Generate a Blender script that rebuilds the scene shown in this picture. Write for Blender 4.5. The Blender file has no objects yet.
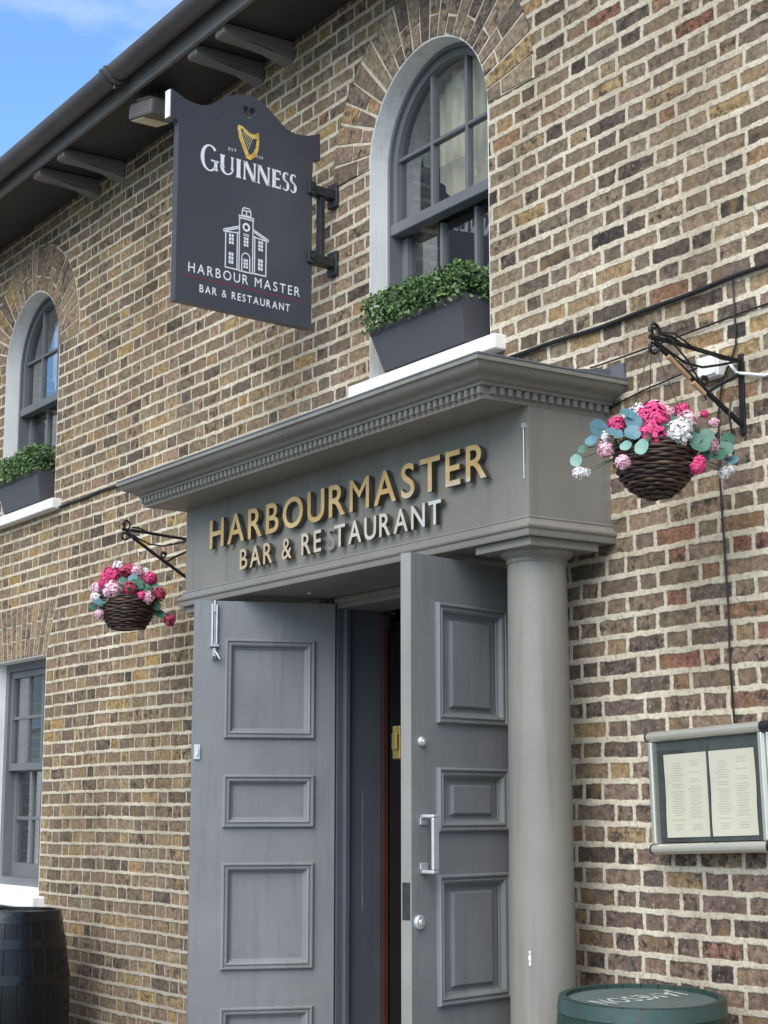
import bpy, bmesh, math, random
from mathutils import Vector, Matrix
random.seed(7)
R = math.radians
SC = bpy.context.scene
COL = SC.collection

# ------------------------------------------------------------------ helpers
def link(name, me, m=None, parent=None, smooth=False):
    o = bpy.data.objects.new(name, me)
    COL.objects.link(o)
    if m is not None:
        me.materials.clear(); me.materials.append(m)
    if parent is not None:
        o.parent = parent
    if smooth:
        me.polygons.foreach_set('use_smooth', [True] * len(me.polygons))
    return o

def obj(name, bm, m, parent=None, smooth=False, angle=None):
    bmesh.ops.remove_doubles(bm, verts=bm.verts, dist=1e-6)
    me = bpy.data.meshes.new(name)
    bm.to_mesh(me); bm.free()
    o = link(name, me, m, parent, smooth or angle is not None)
    if angle is not None:
        try:
            me.set_sharp_from_angle(angle=R(angle))
        except Exception:
            pass
    return o

def tag(o, label=None, cat=None, group=None, kind=None):
    if label: o['label'] = label
    if cat: o['category'] = cat
    if group: o['group'] = group
    if kind: o['kind'] = kind
    return o

def thing(name, label, cat, loc=(0, 0, 0), rotz=0, group=None):
    o = bpy.data.objects.new(name, None)
    COL.objects.link(o)
    o.location = loc; o.rotation_euler = (0, 0, rotz); o.empty_display_size = .1
    return tag(o, label, cat, group)

def B(): return bmesh.new()

def box(bm, x0, x1, y0, y1, z0, z1, bev=0.0):
    xs, ys, zs = sorted((x0, x1)), sorted((y0, y1)), sorted((z0, z1))
    if bev <= 0:
        v = [bm.verts.new((x, y, z)) for x in xs for y in ys for z in zs]
        for f in ((0, 1, 3, 2), (4, 6, 7, 5), (0, 4, 5, 1), (2, 3, 7, 6), (0, 2, 6, 4), (1, 5, 7, 3)):
            bm.faces.new([v[i] for i in f])
        return v
    t = bmesh.new()
    box(t, x0, x1, y0, y1, z0, z1)
    bmesh.ops.recalc_face_normals(t, faces=t.faces)
    bmesh.ops.bevel(t, geom=t.edges[:], offset=bev, segments=2, profile=.5, affect='EDGES')
    return merge(bm, t)

def merge(bm, t, mat=None):
    mp = {}
    for v in t.verts:
        mp[v] = bm.verts.new(mat @ v.co if mat else v.co)
    for f in t.faces:
        try: bm.faces.new([mp[v] for v in f.verts])
        except ValueError: pass
    t.free()
    return list(mp.values())

def tube(bm, pts, r, n=8, cap=True):
    pts = [Vector(p) for p in pts]
    rs = r if isinstance(r, (list, tuple)) else [r] * len(pts)
    rings = []; nrm = None
    for i, p in enumerate(pts):
        d = (pts[min(i + 1, len(pts) - 1)] - pts[max(i - 1, 0)]).normalized()
        if nrm is None:
            nrm = d.orthogonal().normalized()
        else:
            nrm = (nrm - d * nrm.dot(d))
            nrm = nrm.normalized() if nrm.length > 1e-6 else d.orthogonal().normalized()
        b = d.cross(nrm)
        rings.append([bm.verts.new(p + (nrm * math.cos(2 * math.pi * k / n) + b * math.sin(2 * math.pi * k / n)) * rs[i]) for k in range(n)])
    for a, c in zip(rings, rings[1:]):
        for k in range(n):
            bm.faces.new((a[k], a[(k + 1) % n], c[(k + 1) % n], c[k]))
    if cap:
        bm.faces.new(rings[0][::-1]); bm.faces.new(rings[-1])

def lathe(bm, prof, c=(0, 0, 0), n=32, closed=False):
    rings = []
    for r, z in prof:
        if r < 1e-5:
            rings.append([bm.verts.new((c[0], c[1], c[2] + z))] * n)
        else:
            rings.append([bm.verts.new((c[0] + r * math.cos(2 * math.pi * k / n), c[1] + r * math.sin(2 * math.pi * k / n), c[2] + z)) for k in range(n)])
    pairs = list(zip(rings, rings[1:]))
    if closed: pairs.append((rings[-1], rings[0]))
    for a, b in pairs:
        for k in range(n):
            q = [a[k], a[(k + 1) % n], b[(k + 1) % n], b[k]]
            u = []
            for v in q:
                if v not in u: u.append(v)
            if len(u) > 2:
                try: bm.faces.new(u)
                except ValueError: pass

def prism(bm, pts, axis, a, b):
    """extrude a closed outline (list of 2-D points) along an axis: 'x' -> (y,z), 'y' -> (x,z), 'z' -> (x,y)"""
    def P(p, t):
        return {'x': (t, p[0], p[1]), 'y': (p[0], t, p[1]), 'z': (p[0], p[1], t)}[axis]
    A = [bm.verts.new(P(p, a)) for p in pts]; C = [bm.verts.new(P(p, b)) for p in pts]
    n = len(pts)
    for i in range(n):
        bm.faces.new((A[i], A[(i + 1) % n], C[(i + 1) % n], C[i]))
    f1 = bm.faces.new(A[::-1]); f2 = bm.faces.new(C)
    bmesh.ops.triangulate(bm, faces=[f1, f2])

def recalc(bm):
    bmesh.ops.recalc_face_normals(bm, faces=bm.faces); return bm

def sweep_u(bm, x0, x1, d, prof, ends=True):
    """moulding: open profile [(projection, z)] run left return - front - right return about a footprint x0..x1, 0..-d"""
    rows = []
    for p, z in prof:
        rows.append([bm.verts.new(q) for q in ((x0 - p, 0, z), (x0 - p, -d - p, z), (x1 + p, -d - p, z), (x1 + p, 0, z))])
    for a, b in zip(rows, rows[1:]):
        for k in range(3):
            bm.faces.new((a[k], a[k + 1], b[k + 1], b[k]))
    bm.faces.new(rows[-1]); bm.faces.new(rows[0][::-1])

def rect_sweep(bm, u0, u1, z0, z1, prof, y0=0, sgn=1):
    """mitred frame round a rectangle in the xz plane; prof = [(inset, height along y)]"""
    rows = []
    for i, h in prof:
        rows.append([bm.verts.new((x, y0 + sgn * h, z)) for x, z in ((u0 + i, z0 + i), (u1 - i, z0 + i), (u1 - i, z1 - i), (u0 + i, z1 - i))])
    for a, b in zip(rows, rows[1:]):
        for k in range(4):
            bm.faces.new((a[k], a[(k + 1) % 4], b[(k + 1) % 4], b[k]))
    return rows

def holed_sheet(bm, outer, holes, y):
    """flat xz sheet at y with holes; returns faces"""
    es = []
    for lp in [outer] + holes:
        vs = [bm.verts.new((p[0], y, p[1])) for p in lp]
        es += [bm.edges.new((vs[i], vs[(i + 1) % len(vs)])) for i in range(len(vs))]
    r = bmesh.ops.triangle_fill(bm, edges=es, use_beauty=True, use_dissolve=False, normal=(0, -1, 0))
    return [g for g in r['geom'] if isinstance(g, bmesh.types.BMFace)]

def holed_plate(bm, outer, holes, y0, y1):
    fs = holed_sheet(bm, outer, holes, y0)
    r = bmesh.ops.extrude_face_region(bm, geom=fs, use_keep_orig=True)
    bmesh.ops.translate(bm, verts=[g for g in r['geom'] if isinstance(g, bmesh.types.BMVert)], vec=(0, y1 - y0, 0))
    recalc(bm)

def arch_outline(cx, r, zs, zb, n=28):
    pts = [(cx - r, zb), (cx + r, zb)]
    for k in range(n + 1):
        a = math.pi * k / n
        pts.append((cx + r * math.cos(a), zs + r * math.sin(a)))
    return pts

def copy_tree(o, parent=None):
    c = o.copy(); COL.objects.link(c)
    if parent is not None: c.parent = parent
    for ch in [k for k in o.children]: copy_tree(ch, c)
    return c

# ------------------------------------------------------------------ materials
class NT:
    def __init__(s, name):
        s.m = bpy.data.materials.new(name); s.m.use_nodes = True
        s.t = s.m.node_tree; s.n = s.t.nodes
        s.bsdf = s.n['Principled BSDF']; s.out = s.n['Material Output']
    def new(s, typ, **kw):
        n = s.n.new(typ)
        for k, v in kw.items(): setattr(n, k, v)
        return n
    def put(s, sock, v):
        if isinstance(v, bpy.types.NodeSocket): s.t.links.new(v, sock)
        elif v is not None: sock.default_value = v
    def math(s, op, a, b=None, c=None, clamp=False):
        n = s.new('ShaderNodeMath', operation=op, use_clamp=clamp)
        for i, v in enumerate((a, b, c)):
            if v is not None: s.put(n.inputs[i], v)
        return n.outputs[0]
    def vec(s, x=0., y=0., z=0.):
        n = s.new('ShaderNodeCombineXYZ')
        for i, v in enumerate((x, y, z)): s.put(n.inputs[i], v)
        return n.outputs[0]
    def obj(s): return s.new('ShaderNodeTexCoord').outputs['Object']
    def sep(s, v):
        n = s.new('ShaderNodeSeparateXYZ'); s.put(n.inputs[0], v); return n.outputs
    def noise(s, v, scale, detail=3, rough=.55, out=0):
        n = s.new('ShaderNodeTexNoise'); s.put(n.inputs['Vector'], v)
        n.inputs['Scale'].default_value = scale; n.inputs['Detail'].default_value = detail; n.inputs['Roughness'].default_value = rough
        return n.outputs[out]
    def white(s, v, out='Value'):
        n = s.new('ShaderNodeTexWhiteNoise', noise_dimensions='3D'); s.put(n.inputs['Vector'], v); return n.outputs[out]
    def maprange(s, v, a, b, c=0., d=1., smooth=False):
        n = s.new('ShaderNodeMapRange'); n.clamp = True
        if smooth: n.interpolation_type = 'SMOOTHSTEP'
        s.put(n.inputs[0], v)
        for i, q in enumerate((a, b, c, d)): s.put(n.inputs[i + 1], q)
        return n.outputs[0]
    def mix(s, f, a, b, blend='MIX'):
        n = s.new('ShaderNodeMix', data_type='RGBA', blend_type=blend)
        s.put(n.inputs[0], f)
        for k, v in ((6, a), (7, b)):
            if isinstance(v, (tuple, list)): v = tuple(v) + ((1,) if len(v) == 3 else ())
            s.put(n.inputs[k], v)
        return n.outputs[2]
    def ramp(s, f, stops, const=False):
        n = s.new('ShaderNodeValToRGB'); e = n.color_ramp.elements
        if const: n.color_ramp.interpolation = 'CONSTANT'
        while len(e) < len(stops): e.new(.5)
        for q, (p, c) in zip(e, stops): q.position = p; q.color = tuple(c) + (1,)
        s.put(n.inputs[0], f); return n.outputs[0]
    def bump(s, h, dist=.003, strength=1.):
        n = s.new('ShaderNodeBump'); n.inputs['Distance'].default_value = dist; n.inputs['Strength'].default_value = strength
        s.put(n.inputs['Height'], h); s.t.links.new(n.outputs[0], s.bsdf.inputs['Normal'])
    def set(s, col=None, rough=None, metal=None, spec=None):
        if col is not None:
            if isinstance(col, (tuple, list)): col = tuple(col) + ((1,) if len(col) == 3 else ())
            s.put(s.bsdf.inputs['Base Color'], col)
        if rough is not None: s.put(s.bsdf.inputs['Roughness'], rough)
        if metal is not None: s.put(s.bsdf.inputs['Metallic'], metal)
        if spec is not None: s.put(s.bsdf.inputs['Specular IOR Level'], spec)
        return s.m

def paint(name, col, rough=.45, var=.10, dirt=.25, bump=.0006, dirtcol=None, streak=True, metal=0., fine=60):
    t = NT(name); p = t.obj()
    n1 = t.noise(p, 2.3, 4); n2 = t.noise(p, fine, 3)
    c = t.mix(t.maprange(n1, .3, .7), tuple(k * (1 - var) for k in col), tuple(min(1, k * (1 + var)) for k in col))
    if streak:
        x = t.sep(p)
        st = t.noise(t.vec(t.math('MULTIPLY', x[0], 26.), t.math('MULTIPLY', x[1], 26.), t.math('MULTIPLY', x[2], 1.6)), 1.0, 4, .65)
        c = t.mix(t.math('MULTIPLY', t.maprange(st, .52, .8), dirt), c, dirtcol or tuple(k * .45 for k in col))
    sp = t.noise(p, 130, 2)
    c = t.mix(t.math('MULTIPLY', t.maprange(sp, .68, .78), .35 * dirt / .25), c, tuple(k * .4 for k in col))
    t.bump(t.math('ADD', n2, t.math('MULTIPLY', t.noise(p, 14, 2), 1.5)), bump * 1.3, 1.)
    return t.set(c, t.maprange(n2, .3, .7, rough - .06, rough + .08), metal)

def flat(name, col, rough=.5, metal=0., var=.15, scale=25, bump=0.):
    t = NT(name); p = t.obj(); n = t.noise(p, scale, 3)
    c = t.mix(t.maprange(n, .3, .7), tuple(k * (1 - var) for k in col), tuple(min(1, k * (1 + var)) for k in col))
    if bump: t.bump(n, bump)
    return t.set(c, t.maprange(n, .3, .7, max(.02, rough - .07), rough + .07), metal)

BRICKS = [(.0, (.062, .053, .046)), (.06, (.110, .090, .074)), (.15, (.168, .132, .102)), (.26, (.218, .172, .122)),
          (.36, (.185, .140, .115)), (.47, (.250, .200, .138)), (.58, (.282, .224, .145)), (.67, (.225, .162, .132)),
          (.76, (.320, .245, .140)), (.84, (.285, .205, .155)), (.91, (.370, .262, .115)), (.975, (.270, .150, .095)), (1., (.25, .11, .07))]
REDS = [(.0, (.055, .045, .043)), (.14, (.092, .069, .064)), (.3, (.140, .096, .086)), (.45, (.178, .116, .100)), (.58, (.165, .122, .108)),
        (.68, (.220, .152, .118)), (.78, (.255, .182, .125)), (.87, (.320, .232, .120)), (.94, (.23, .09, .078)), (1., (.27, .14, .10))]

def brick_material(name, flemish=True):
    t = NT(name); p = t.obj()
    if flemish:
        wob = t.sep(t.new('ShaderNodeVectorMath', operation='SUBTRACT').outputs[0])
        nz = t.noise(p, 1.1, 2, .5, 1); nzz = t.sep(nz)
        nf = t.sep(t.noise(p, 17., 2, .5, 1)); nff = t.sep(t.noise(p, 95., 2, .6, 1))
        X = t.sep(p)
        xx = t.math('ADD', X[0], t.math('ADD', t.math('MULTIPLY', t.math('SUBTRACT', nf[0], .5), .018), t.math('MULTIPLY', t.math('SUBTRACT', nff[0], .5), .008)))
        zz = t.math('ADD', t.math('ADD', X[2], .0155), t.math('ADD', t.math('MULTIPLY', t.math('SUBTRACT', nzz[2], .5), .022),
             t.math('ADD', t.math('MULTIPLY', t.math('SUBTRACT', nf[2], .5), .011), t.math('MULTIPLY', t.math('SUBTRACT', nff[2], .5), .0065))))
        H, P = .068, .289
        rz = t.math('DIVIDE', zz, H); row = t.math('FLOOR', rz); fz = t.math('SUBTRACT', rz, row)
        par = t.math('MULTIPLY', t.math('FLOORED_MODULO', row, 2.), .5)
        jit = t.math('MULTIPLY', t.white(t.vec(row, 3., 1.)), .09)
        u = t.math('ADD', t.math('DIVIDE', xx, P), t.math('ADD', par, jit))
        iu = t.math('FLOOR', u); fu = t.math('SUBTRACT', u, iu)
        # length of stretcher varies brick to brick
        spl = t.math('ADD', .61, t.math('MULTIPLY', t.white(t.vec(row, iu, 7.)), .10))
        isH = t.math('GREATER_THAN', fu, spl)
        dS = t.math('MINIMUM', fu, t.math('SUBTRACT', spl, fu)); dH = t.math('MINIMUM', t.math('SUBTRACT', fu, spl), t.math('SUBTRACT', 1., fu))
        du = t.math('MULTIPLY', t.math('ADD', t.math('MULTIPLY', dS, t.math('SUBTRACT', 1., isH)), t.math('MULTIPLY', dH, isH)), P)
        dz = t.math('MULTIPLY', t.math('MINIMUM', fz, t.math('SUBTRACT', 1., fz)), H)
        hb = t.math('ADD', t.maprange(X[0], -7.5, -4.8, .0076, .0096), t.math('ADD', t.math('MULTIPLY', t.math('SUBTRACT', nzz[0], .5), .006), t.math('MULTIPLY', t.math('SUBTRACT', nf[1], .5), .009)))
        d = t.math('MINIMUM', t.math('SUBTRACT', dz, hb), t.math('SUBTRACT', du, t.math('ADD', t.maprange(X[0], -7.5, -4.8, .0032, .0066), t.math('MULTIPLY', nff[1], .003))))
        rag = t.noise(p, 150., 4, .75); rag2 = t.noise(p, 38., 3, .6)
        d = t.math('ADD', d, t.math('ADD', t.math('MULTIPLY', t.math('SUBTRACT', rag, .5), .0085), t.math('MULTIPLY', t.math('SUBTRACT', rag2, .5), .0060)))
        bid = t.vec(row, t.math('ADD', iu, t.math('MULTIPLY', isH, .5)), 0.)
        brick = t.maprange(d, -.0016, .0026, 0., 1., True)
        rnd = t.white(bid); rnd2 = t.white(t.new('ShaderNodeVectorMath', operation='ADD').outputs[0])
        bid2 = t.vec(row, t.math('ADD', iu, t.math('MULTIPLY', isH, .5)), 5.)
        rnd2 = t.white(bid2)
        bid3 = t.vec(row, t.math('ADD', iu, t.math('MULTIPLY', isH, .5)), 11.)
        rnd3 = t.white(bid3)
        pv = t.new('ShaderNodeVectorMath', operation='ADD')
        t.put(pv.inputs[0], p); sc = t.new('ShaderNodeVectorMath', operation='SCALE')
        t.put(sc.inputs[0], t.white(bid, 'Color')); sc.inputs['Scale'].default_value = 9.
        t.put(pv.inputs[1], sc.outputs[0]); pb = pv.outputs[0]
    else:
        rnd = t.new('ShaderNodeNewGeometry').outputs['Random Per Island']
        rnd2 = t.math('FRACT', t.math('MULTIPLY', rnd, 17.3)); rnd3 = t.math('FRACT', t.math('MULTIPLY', rnd, 91.7))
        pb = p; brick = None; X = t.sep(p); d = None
    big = t.noise(p, .55, 3, .6)
    # the yard end of the wall is redder and darker low down
    redz = t.math('MULTIPLY', t.maprange(X[0], -5.2, -4.2), t.maprange(t.math('ADD', X[2], t.math('MULTIPLY', big, .6)), 3.1, 1.5))
    rb = t.math('ADD', t.math('MULTIPLY', t.math('SUBTRACT', rnd, .5), t.maprange(X[0], -7., -4.8, .84, .97)), .5)
    lift = t.math('MULTIPLY', t.math('SUBTRACT', big, .5), .35)
    # ochre band right of the column
    och = t.math('MULTIPLY', t.maprange(X[0], -4.5, -4.0), t.math('MULTIPLY', t.maprange(X[2], 1.6, 1.95), t.maprange(X[2], 2.75, 2.4)))
    pos = t.math('ADD', t.math('ADD', rb, lift), t.math('MULTIPLY', och, .34), clamp=True)
    c = t.ramp(pos, BRICKS)
    cr = t.ramp(t.math('ADD', rb, lift, clamp=True), REDS)
    c = t.mix(t.math('MULTIPLY', redz, .85), c, cr)
    mot = t.noise(pb, 42., 6, .74)
    c = t.mix(t.maprange(X[0], -7.5, -5.5, .0, .28), c, t.mix(1., c, (.90, .82, .86), 'MULTIPLY'))
    hsv = t.new('ShaderNodeHueSaturation'); t.put(hsv.inputs['Color'], c); t.put(hsv.inputs['Saturation'], t.maprange(X[0], -8., -5.4, 1.05, .92)); hsv.inputs['Value'].default_value = .92; c = hsv.outputs[0]
    c = t.mix(1., c, t.ramp(mot, [(.29, (.30, .29, .28)), (.5, (1.06, 1.04, 1.0)), (.72, (2.0, 1.92, 1.74))]), 'MULTIPLY')
    hue = t.noise(pb, 12., 3, .6)
    c = t.mix(t.math('MULTIPLY', t.maprange(hue, .48, .68), t.math('MULTIPLY', rnd3, .75)), c, (.27, .175, .075))
    burn = t.math('MULTIPLY', t.maprange(t.noise(pb, 25., 5, .75), .51, .60), t.math('GREATER_THAN', rnd2, t.math('SUBTRACT', .68, t.math('MULTIPLY', redz, .3))))
    c = t.mix(t.math('MULTIPLY', burn, .82), c, (.032, .028, .028))
    lime = t.math('MULTIPLY', t.maprange(t.noise(p, 46., 5, .7), .56, .70), t.math('MULTIPLY', t.math('MAXIMUM', t.maprange(t.noise(p, 2.1, 2), .45, .65), t.math('MULTIPLY', t.maprange(X[0], -4.45, -4.2), t.maprange(X[2], 2.7, 1.9))), .75))
    c = t.mix(lime, c, (.50, .45, .38))
    pits = t.noise(p, 210., 3, .7)
    c = t.mix(t.maprange(pits, .57, .68, 0., .75), c, (.04, .034, .03))
    if not flemish:
        t.bump(t.math('ADD', mot, t.math('MULTIPLY', pits, .6)), .005, .8)
        return t.set(c, .9, spec=.2)
    mc = t.mix(t.maprange(t.noise(p, 3.0, 4, .6), .35, .7), (.54, .472, .350), (.82, .735, .570))
    mc = t.mix(t.maprange(t.noise(p, 60., 4, .7), .48, .70, 0., .7), mc, (.20, .172, .135))
    low = t.math('MULTIPLY', t.maprange(X[2], 2.0, .7), .45)
    mc = t.mix(t.math('MULTIPLY', low, t.maprange(X[0], -4.6, -4.2, 1., .55)), mc, (.25, .225, .195))
    # darker under the eaves, with grime towards the ground
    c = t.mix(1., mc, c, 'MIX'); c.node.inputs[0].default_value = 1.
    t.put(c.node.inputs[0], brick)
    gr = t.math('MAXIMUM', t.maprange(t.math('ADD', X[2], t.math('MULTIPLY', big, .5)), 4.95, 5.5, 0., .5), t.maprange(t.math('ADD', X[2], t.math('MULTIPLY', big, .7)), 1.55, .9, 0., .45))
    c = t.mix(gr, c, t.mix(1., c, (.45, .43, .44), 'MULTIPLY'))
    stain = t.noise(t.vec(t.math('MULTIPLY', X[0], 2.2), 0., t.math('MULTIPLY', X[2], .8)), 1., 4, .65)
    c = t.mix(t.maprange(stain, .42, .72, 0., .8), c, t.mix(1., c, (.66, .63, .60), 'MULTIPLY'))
    h = t.math('ADD', t.math('MULTIPLY', t.maprange(d, -.003, .004, 1., 0., True), .75),
               t.math('ADD', t.math('MULTIPLY', mot, .9), t.math('MULTIPLY', pits, .55)))
    t.bump(h, .008, .9)
    return t.set(c, .92, spec=.15)

M = {}
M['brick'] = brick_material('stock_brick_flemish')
M['voussoir'] = brick_material('arch_brick', False)
M['mortar'] = flat('lime_mortar', (.54, .465, .36), .95, var=.25, scale=22, bump=.004)
M['taupe'] = paint('taupe_grey_gloss', (.208, .198, .172), .42, .12, .45)
M['door'] = paint('blue_grey_gloss', (.200, .204, .206), .40, .12, .45)
M['frame'] = paint('grey_window_paint', (.135, .142, .148), .45, .08, .25)
M['darkframe'] = paint('dark_jamb_paint', (.085, .09, .105), .5, .1, .3)
M['white'] = paint('white_masonry_paint', (.80, .795, .76), .6, .06, .6, dirtcol=(.40, .37, .30))
M['eaves'] = paint('black_eaves_paint', (.030, .028, .028), .55, .15, .2)
M['fascia'] = paint('grey_fascia_paint', (.17, .166, .165), .5, .12, .3)
M['gutter'] = paint('gutter_paint', (.085, .078, .078), .38, .2, .4, dirtcol=(.10, .07, .05))
M['sign'] = paint('slate_sign_paint', (.060, .064, .078), .30, .05, .0, bump=.00001, streak=False, fine=3)
M['logo'] = flat('white_vinyl', (.82, .83, .85), .4, var=.04)
M['redline'] = flat('red_vinyl', (.23, .035, .06), .4, var=.05)
M['iron'] = flat('black_iron', (.014, .014, .016), .5, .3, .3, 60, .001)
M['steel'] = flat('dark_steel', (.045, .045, .05), .45, .4, .3, 40, .001)
M['chrome'] = flat('polished_chrome', (.52, .51, .50), .34, .9, .06)
M['alum'] = flat('satin_aluminium', (.66, .67, .69), .36, .6, .05)
M['brass'] = flat('old_brass', (.30, .22, .08), .35, 1., .2)
M['cable'] = flat('black_cable', (.012, .012, .013), .5)
M['wcable'] = flat('white_cable', (.72, .72, .70), .5, var=.05)
M['planter'] = paint('charcoal_planter', (.072, .070, .078), .42, .06, .15, streak=False)
M['soil'] = flat('dark_soil', (.012, .009, .007), .95)
M['lead'] = paint('lead_flashing', (.115, .12, .135), .45, .15, .3)
M['wood'] = paint('red_brown_wood', (.075, .032, .022), .4, .25, .4)
M['dark'] = flat('dark_interior', (.012, .010, .010), .8)
M['maroon'] = flat('maroon_interior_wall', (.045, .012, .012), .7)
M['blind_or_reflection'] = flat('pale_blind', (.34, .335, .32), .9, var=.1)
M['cream'] = flat('cream_reflection', (.82, .74, .58), .85, var=.06)  # colour of a sunlit facade mirrored in the panes, painted on sheets
M['wire'] = flat('thin_wire', (.03, .03, .03), .5, .4)
M['tan'] = flat('tan_cane', (.42, .26, .14), .6, var=.2)
M['paper'] = None

def m_gold():
    t = NT('gold_silver_leaf'); p = t.obj(); X = t.sep(p)
    n = t.noise(p, 9., 3)
    c = t.mix(t.maprange(n, .35, .65), (.58, .37, .14), (.72, .52, .25))
    silver = t.math('MULTIPLY', t.maprange(t.math('ADD', X[2], t.math('MULTIPLY', t.noise(p, 7., 3), .1)), 2.775, 2.735), t.maprange(X[0], -5.05, -4.85))
    silver = t.math('MAXIMUM', silver, t.math('MULTIPLY', t.maprange(X[2], 2.70, 2.68), t.maprange(X[0], -5.95, -5.35, .25, .7)))
    c = t.mix(silver, c, (.66, .66, .64))  # silver low on the right-hand letters and along the second line
    return t.set(c, t.maprange(n, .3, .7, .34, .5), .25)
M['gold'] = m_gold()
M['letteredge'] = flat('letter_dark_edge', (.085, .075, .055), .5, .2)
M['ghost'] = flat('dull_letter', (.27, .265, .245), .5, .2, .1)
M['harp'] = flat('gold_vinyl', (.68, .45, .10), .45, 0., .35, 30)
M['harpd'] = flat('pale_gold_vinyl', (.80, .66, .36), .45, 0., .1, 30)

def m_glass(name, fac, tint, wav=.0012, scale=2.2):
    t = NT(name); p = t.obj()
    t.n.remove(t.bsdf)
    g = t.new('ShaderNodeBsdfGlossy'); g.inputs['Roughness'].default_value = .015; g.inputs['Color'].default_value = (.95, .97, 1, 1)
    tr = t.new('ShaderNodeBsdfTransparent'); tr.inputs['Color'].default_value = tuple(tint) + (1,)
    b = t.new('ShaderNodeBump'); b.inputs['Distance'].default_value = wav
    t.put(b.inputs['Height'], t.noise(p, scale, 2)); t.t.links.new(b.outputs[0], g.inputs['Normal'])
    mx = t.new('ShaderNodeMixShader'); lw = t.new('ShaderNodeLayerWeight'); lw.inputs[0].default_value = .35
    t.put(mx.inputs[0], t.maprange(lw.outputs['Facing'], 0., 1., fac * .5, fac * 2.1))
    t.t.links.new(tr.outputs[0], mx.inputs[1]); t.t.links.new(g.outputs[0], mx.inputs[2]); t.t.links.new(mx.outputs[0], t.out.inputs[0])
    return t.m
M['glass'] = m_glass('old_wavy_glass', .28, (.74, .76, .76), .0014)
M['menuglass'] = m_glass('menu_case_acrylic', .14, (.96, .97, .95), .0003)

def m_leaf(name, a, b, rough=.5):
    t = NT(name); r = t.new('ShaderNodeNewGeometry').outputs['Random Per Island']
    c = t.mix(r, a, b)
    c = t.mix(t.maprange(t.noise(t.obj(), 9., 2), .3, .7, 0., .5), c, tuple(k * .5 for k in a))
    t.put(t.bsdf.inputs['Subsurface Weight'], 0.)
    return t.set(c, rough, spec=.4)
M['hedge'] = m_leaf('box_hedge_leaf', (.030, .078, .018), (.150, .250, .070), .42)
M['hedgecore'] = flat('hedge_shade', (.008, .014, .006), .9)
M['eucalypt'] = m_leaf('blue_green_leaf', (.085, .20, .24), (.14, .28, .31), .5)
M['mint'] = m_leaf('mint_leaf', (.17, .33, .27), (.26, .42, .34), .5)
M['teal'] = m_leaf('teal_leaf', (.035, .12, .085), (.10, .23, .16), .5)
M['hotpink'] = m_leaf('hot_pink_petal', (.62, .03, .16), (.80, .10, .26), .6)
M['palepink'] = m_leaf('pale_pink_petal', (.80, .42, .52), (.88, .62, .68), .6)
M['whitepetal'] = m_leaf('white_petal', (.80, .76, .76), (.88, .86, .83), .6)
M['crimson'] = m_leaf('crimson_petal', (.42, .03, .09), (.58, .08, .15), .6)
M['filler'] = m_leaf('dark_filler_leaf', (.015, .045, .025), (.05, .12, .06), .5)
M['stem'] = flat('stem', (.10, .13, .05), .6)
M['wicker'] = flat('dark_wicker', (.040, .022, .016), .5, var=.5, scale=30)
M['wickerhi'] = flat('pale_wicker', (.085, .048, .028), .5, var=.4, scale=30)

def m_barrel(name, col, hi, rough):
    t = NT(name); p = t.obj(); X = t.sep(p)
    ang = t.math('ARCTAN2', X[1], X[0])
    st = t.math('MULTIPLY', ang, 26 / (2 * math.pi)); fr = t.math('FRACT', st); idn = t.white(t.vec(t.math('FLOOR', st), 2., 3.))
    e = t.math('MINIMUM', fr, t.math('SUBTRACT', 1., fr))
    gap = t.maprange(e, .0, .03, 1., 0.)
    grain = t.noise(t.vec(t.math('MULTIPLY', ang, 14.), t.math('MULTIPLY', X[2], 2.4), 0.), 1.6, 5, .7)
    c = t.mix(t.maprange(idn, 0., 1., 0., .7), col, hi)
    c = t.mix(t.maprange(grain, .4, .75, 0., .55), c, tuple(k * .5 for k in col))
    c = t.mix(t.math('MULTIPLY', gap, .8), c, tuple(k * .2 for k in col))
    sc = t.noise(p, 24., 5, .75)
    c = t.mix(t.maprange(sc, .70, .78, 0., .5), c, (.30, .29, .27))
    t.bump(t.math('SUBTRACT', t.math('MULTIPLY', grain, .5), gap), .004, .8)
    return t.set(c, t.maprange(grain, .3, .7, rough - .08, rough + .12), spec=.3)
M['blackbarrel'] = m_barrel('black_painted_staves', (.004, .0045, .006), (.008, .009, .012), .24)
M['blackhoop'] = flat('black_hoop', (.006, .0065, .009), .28, .2, .3, 40, .001)
M['greenbarrel'] = m_barrel('green_painted_staves', (.020, .042, .034), (.030, .056, .045), .38)
M['greenhoop'] = paint('green_hoop', (.030, .060, .053), .40, .30, .9, dirtcol=(.06, .045, .03))
M['greenlid'] = paint('grey_green_lid', (.075, .105, .10), .5, .2, .4, streak=False)

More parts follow.
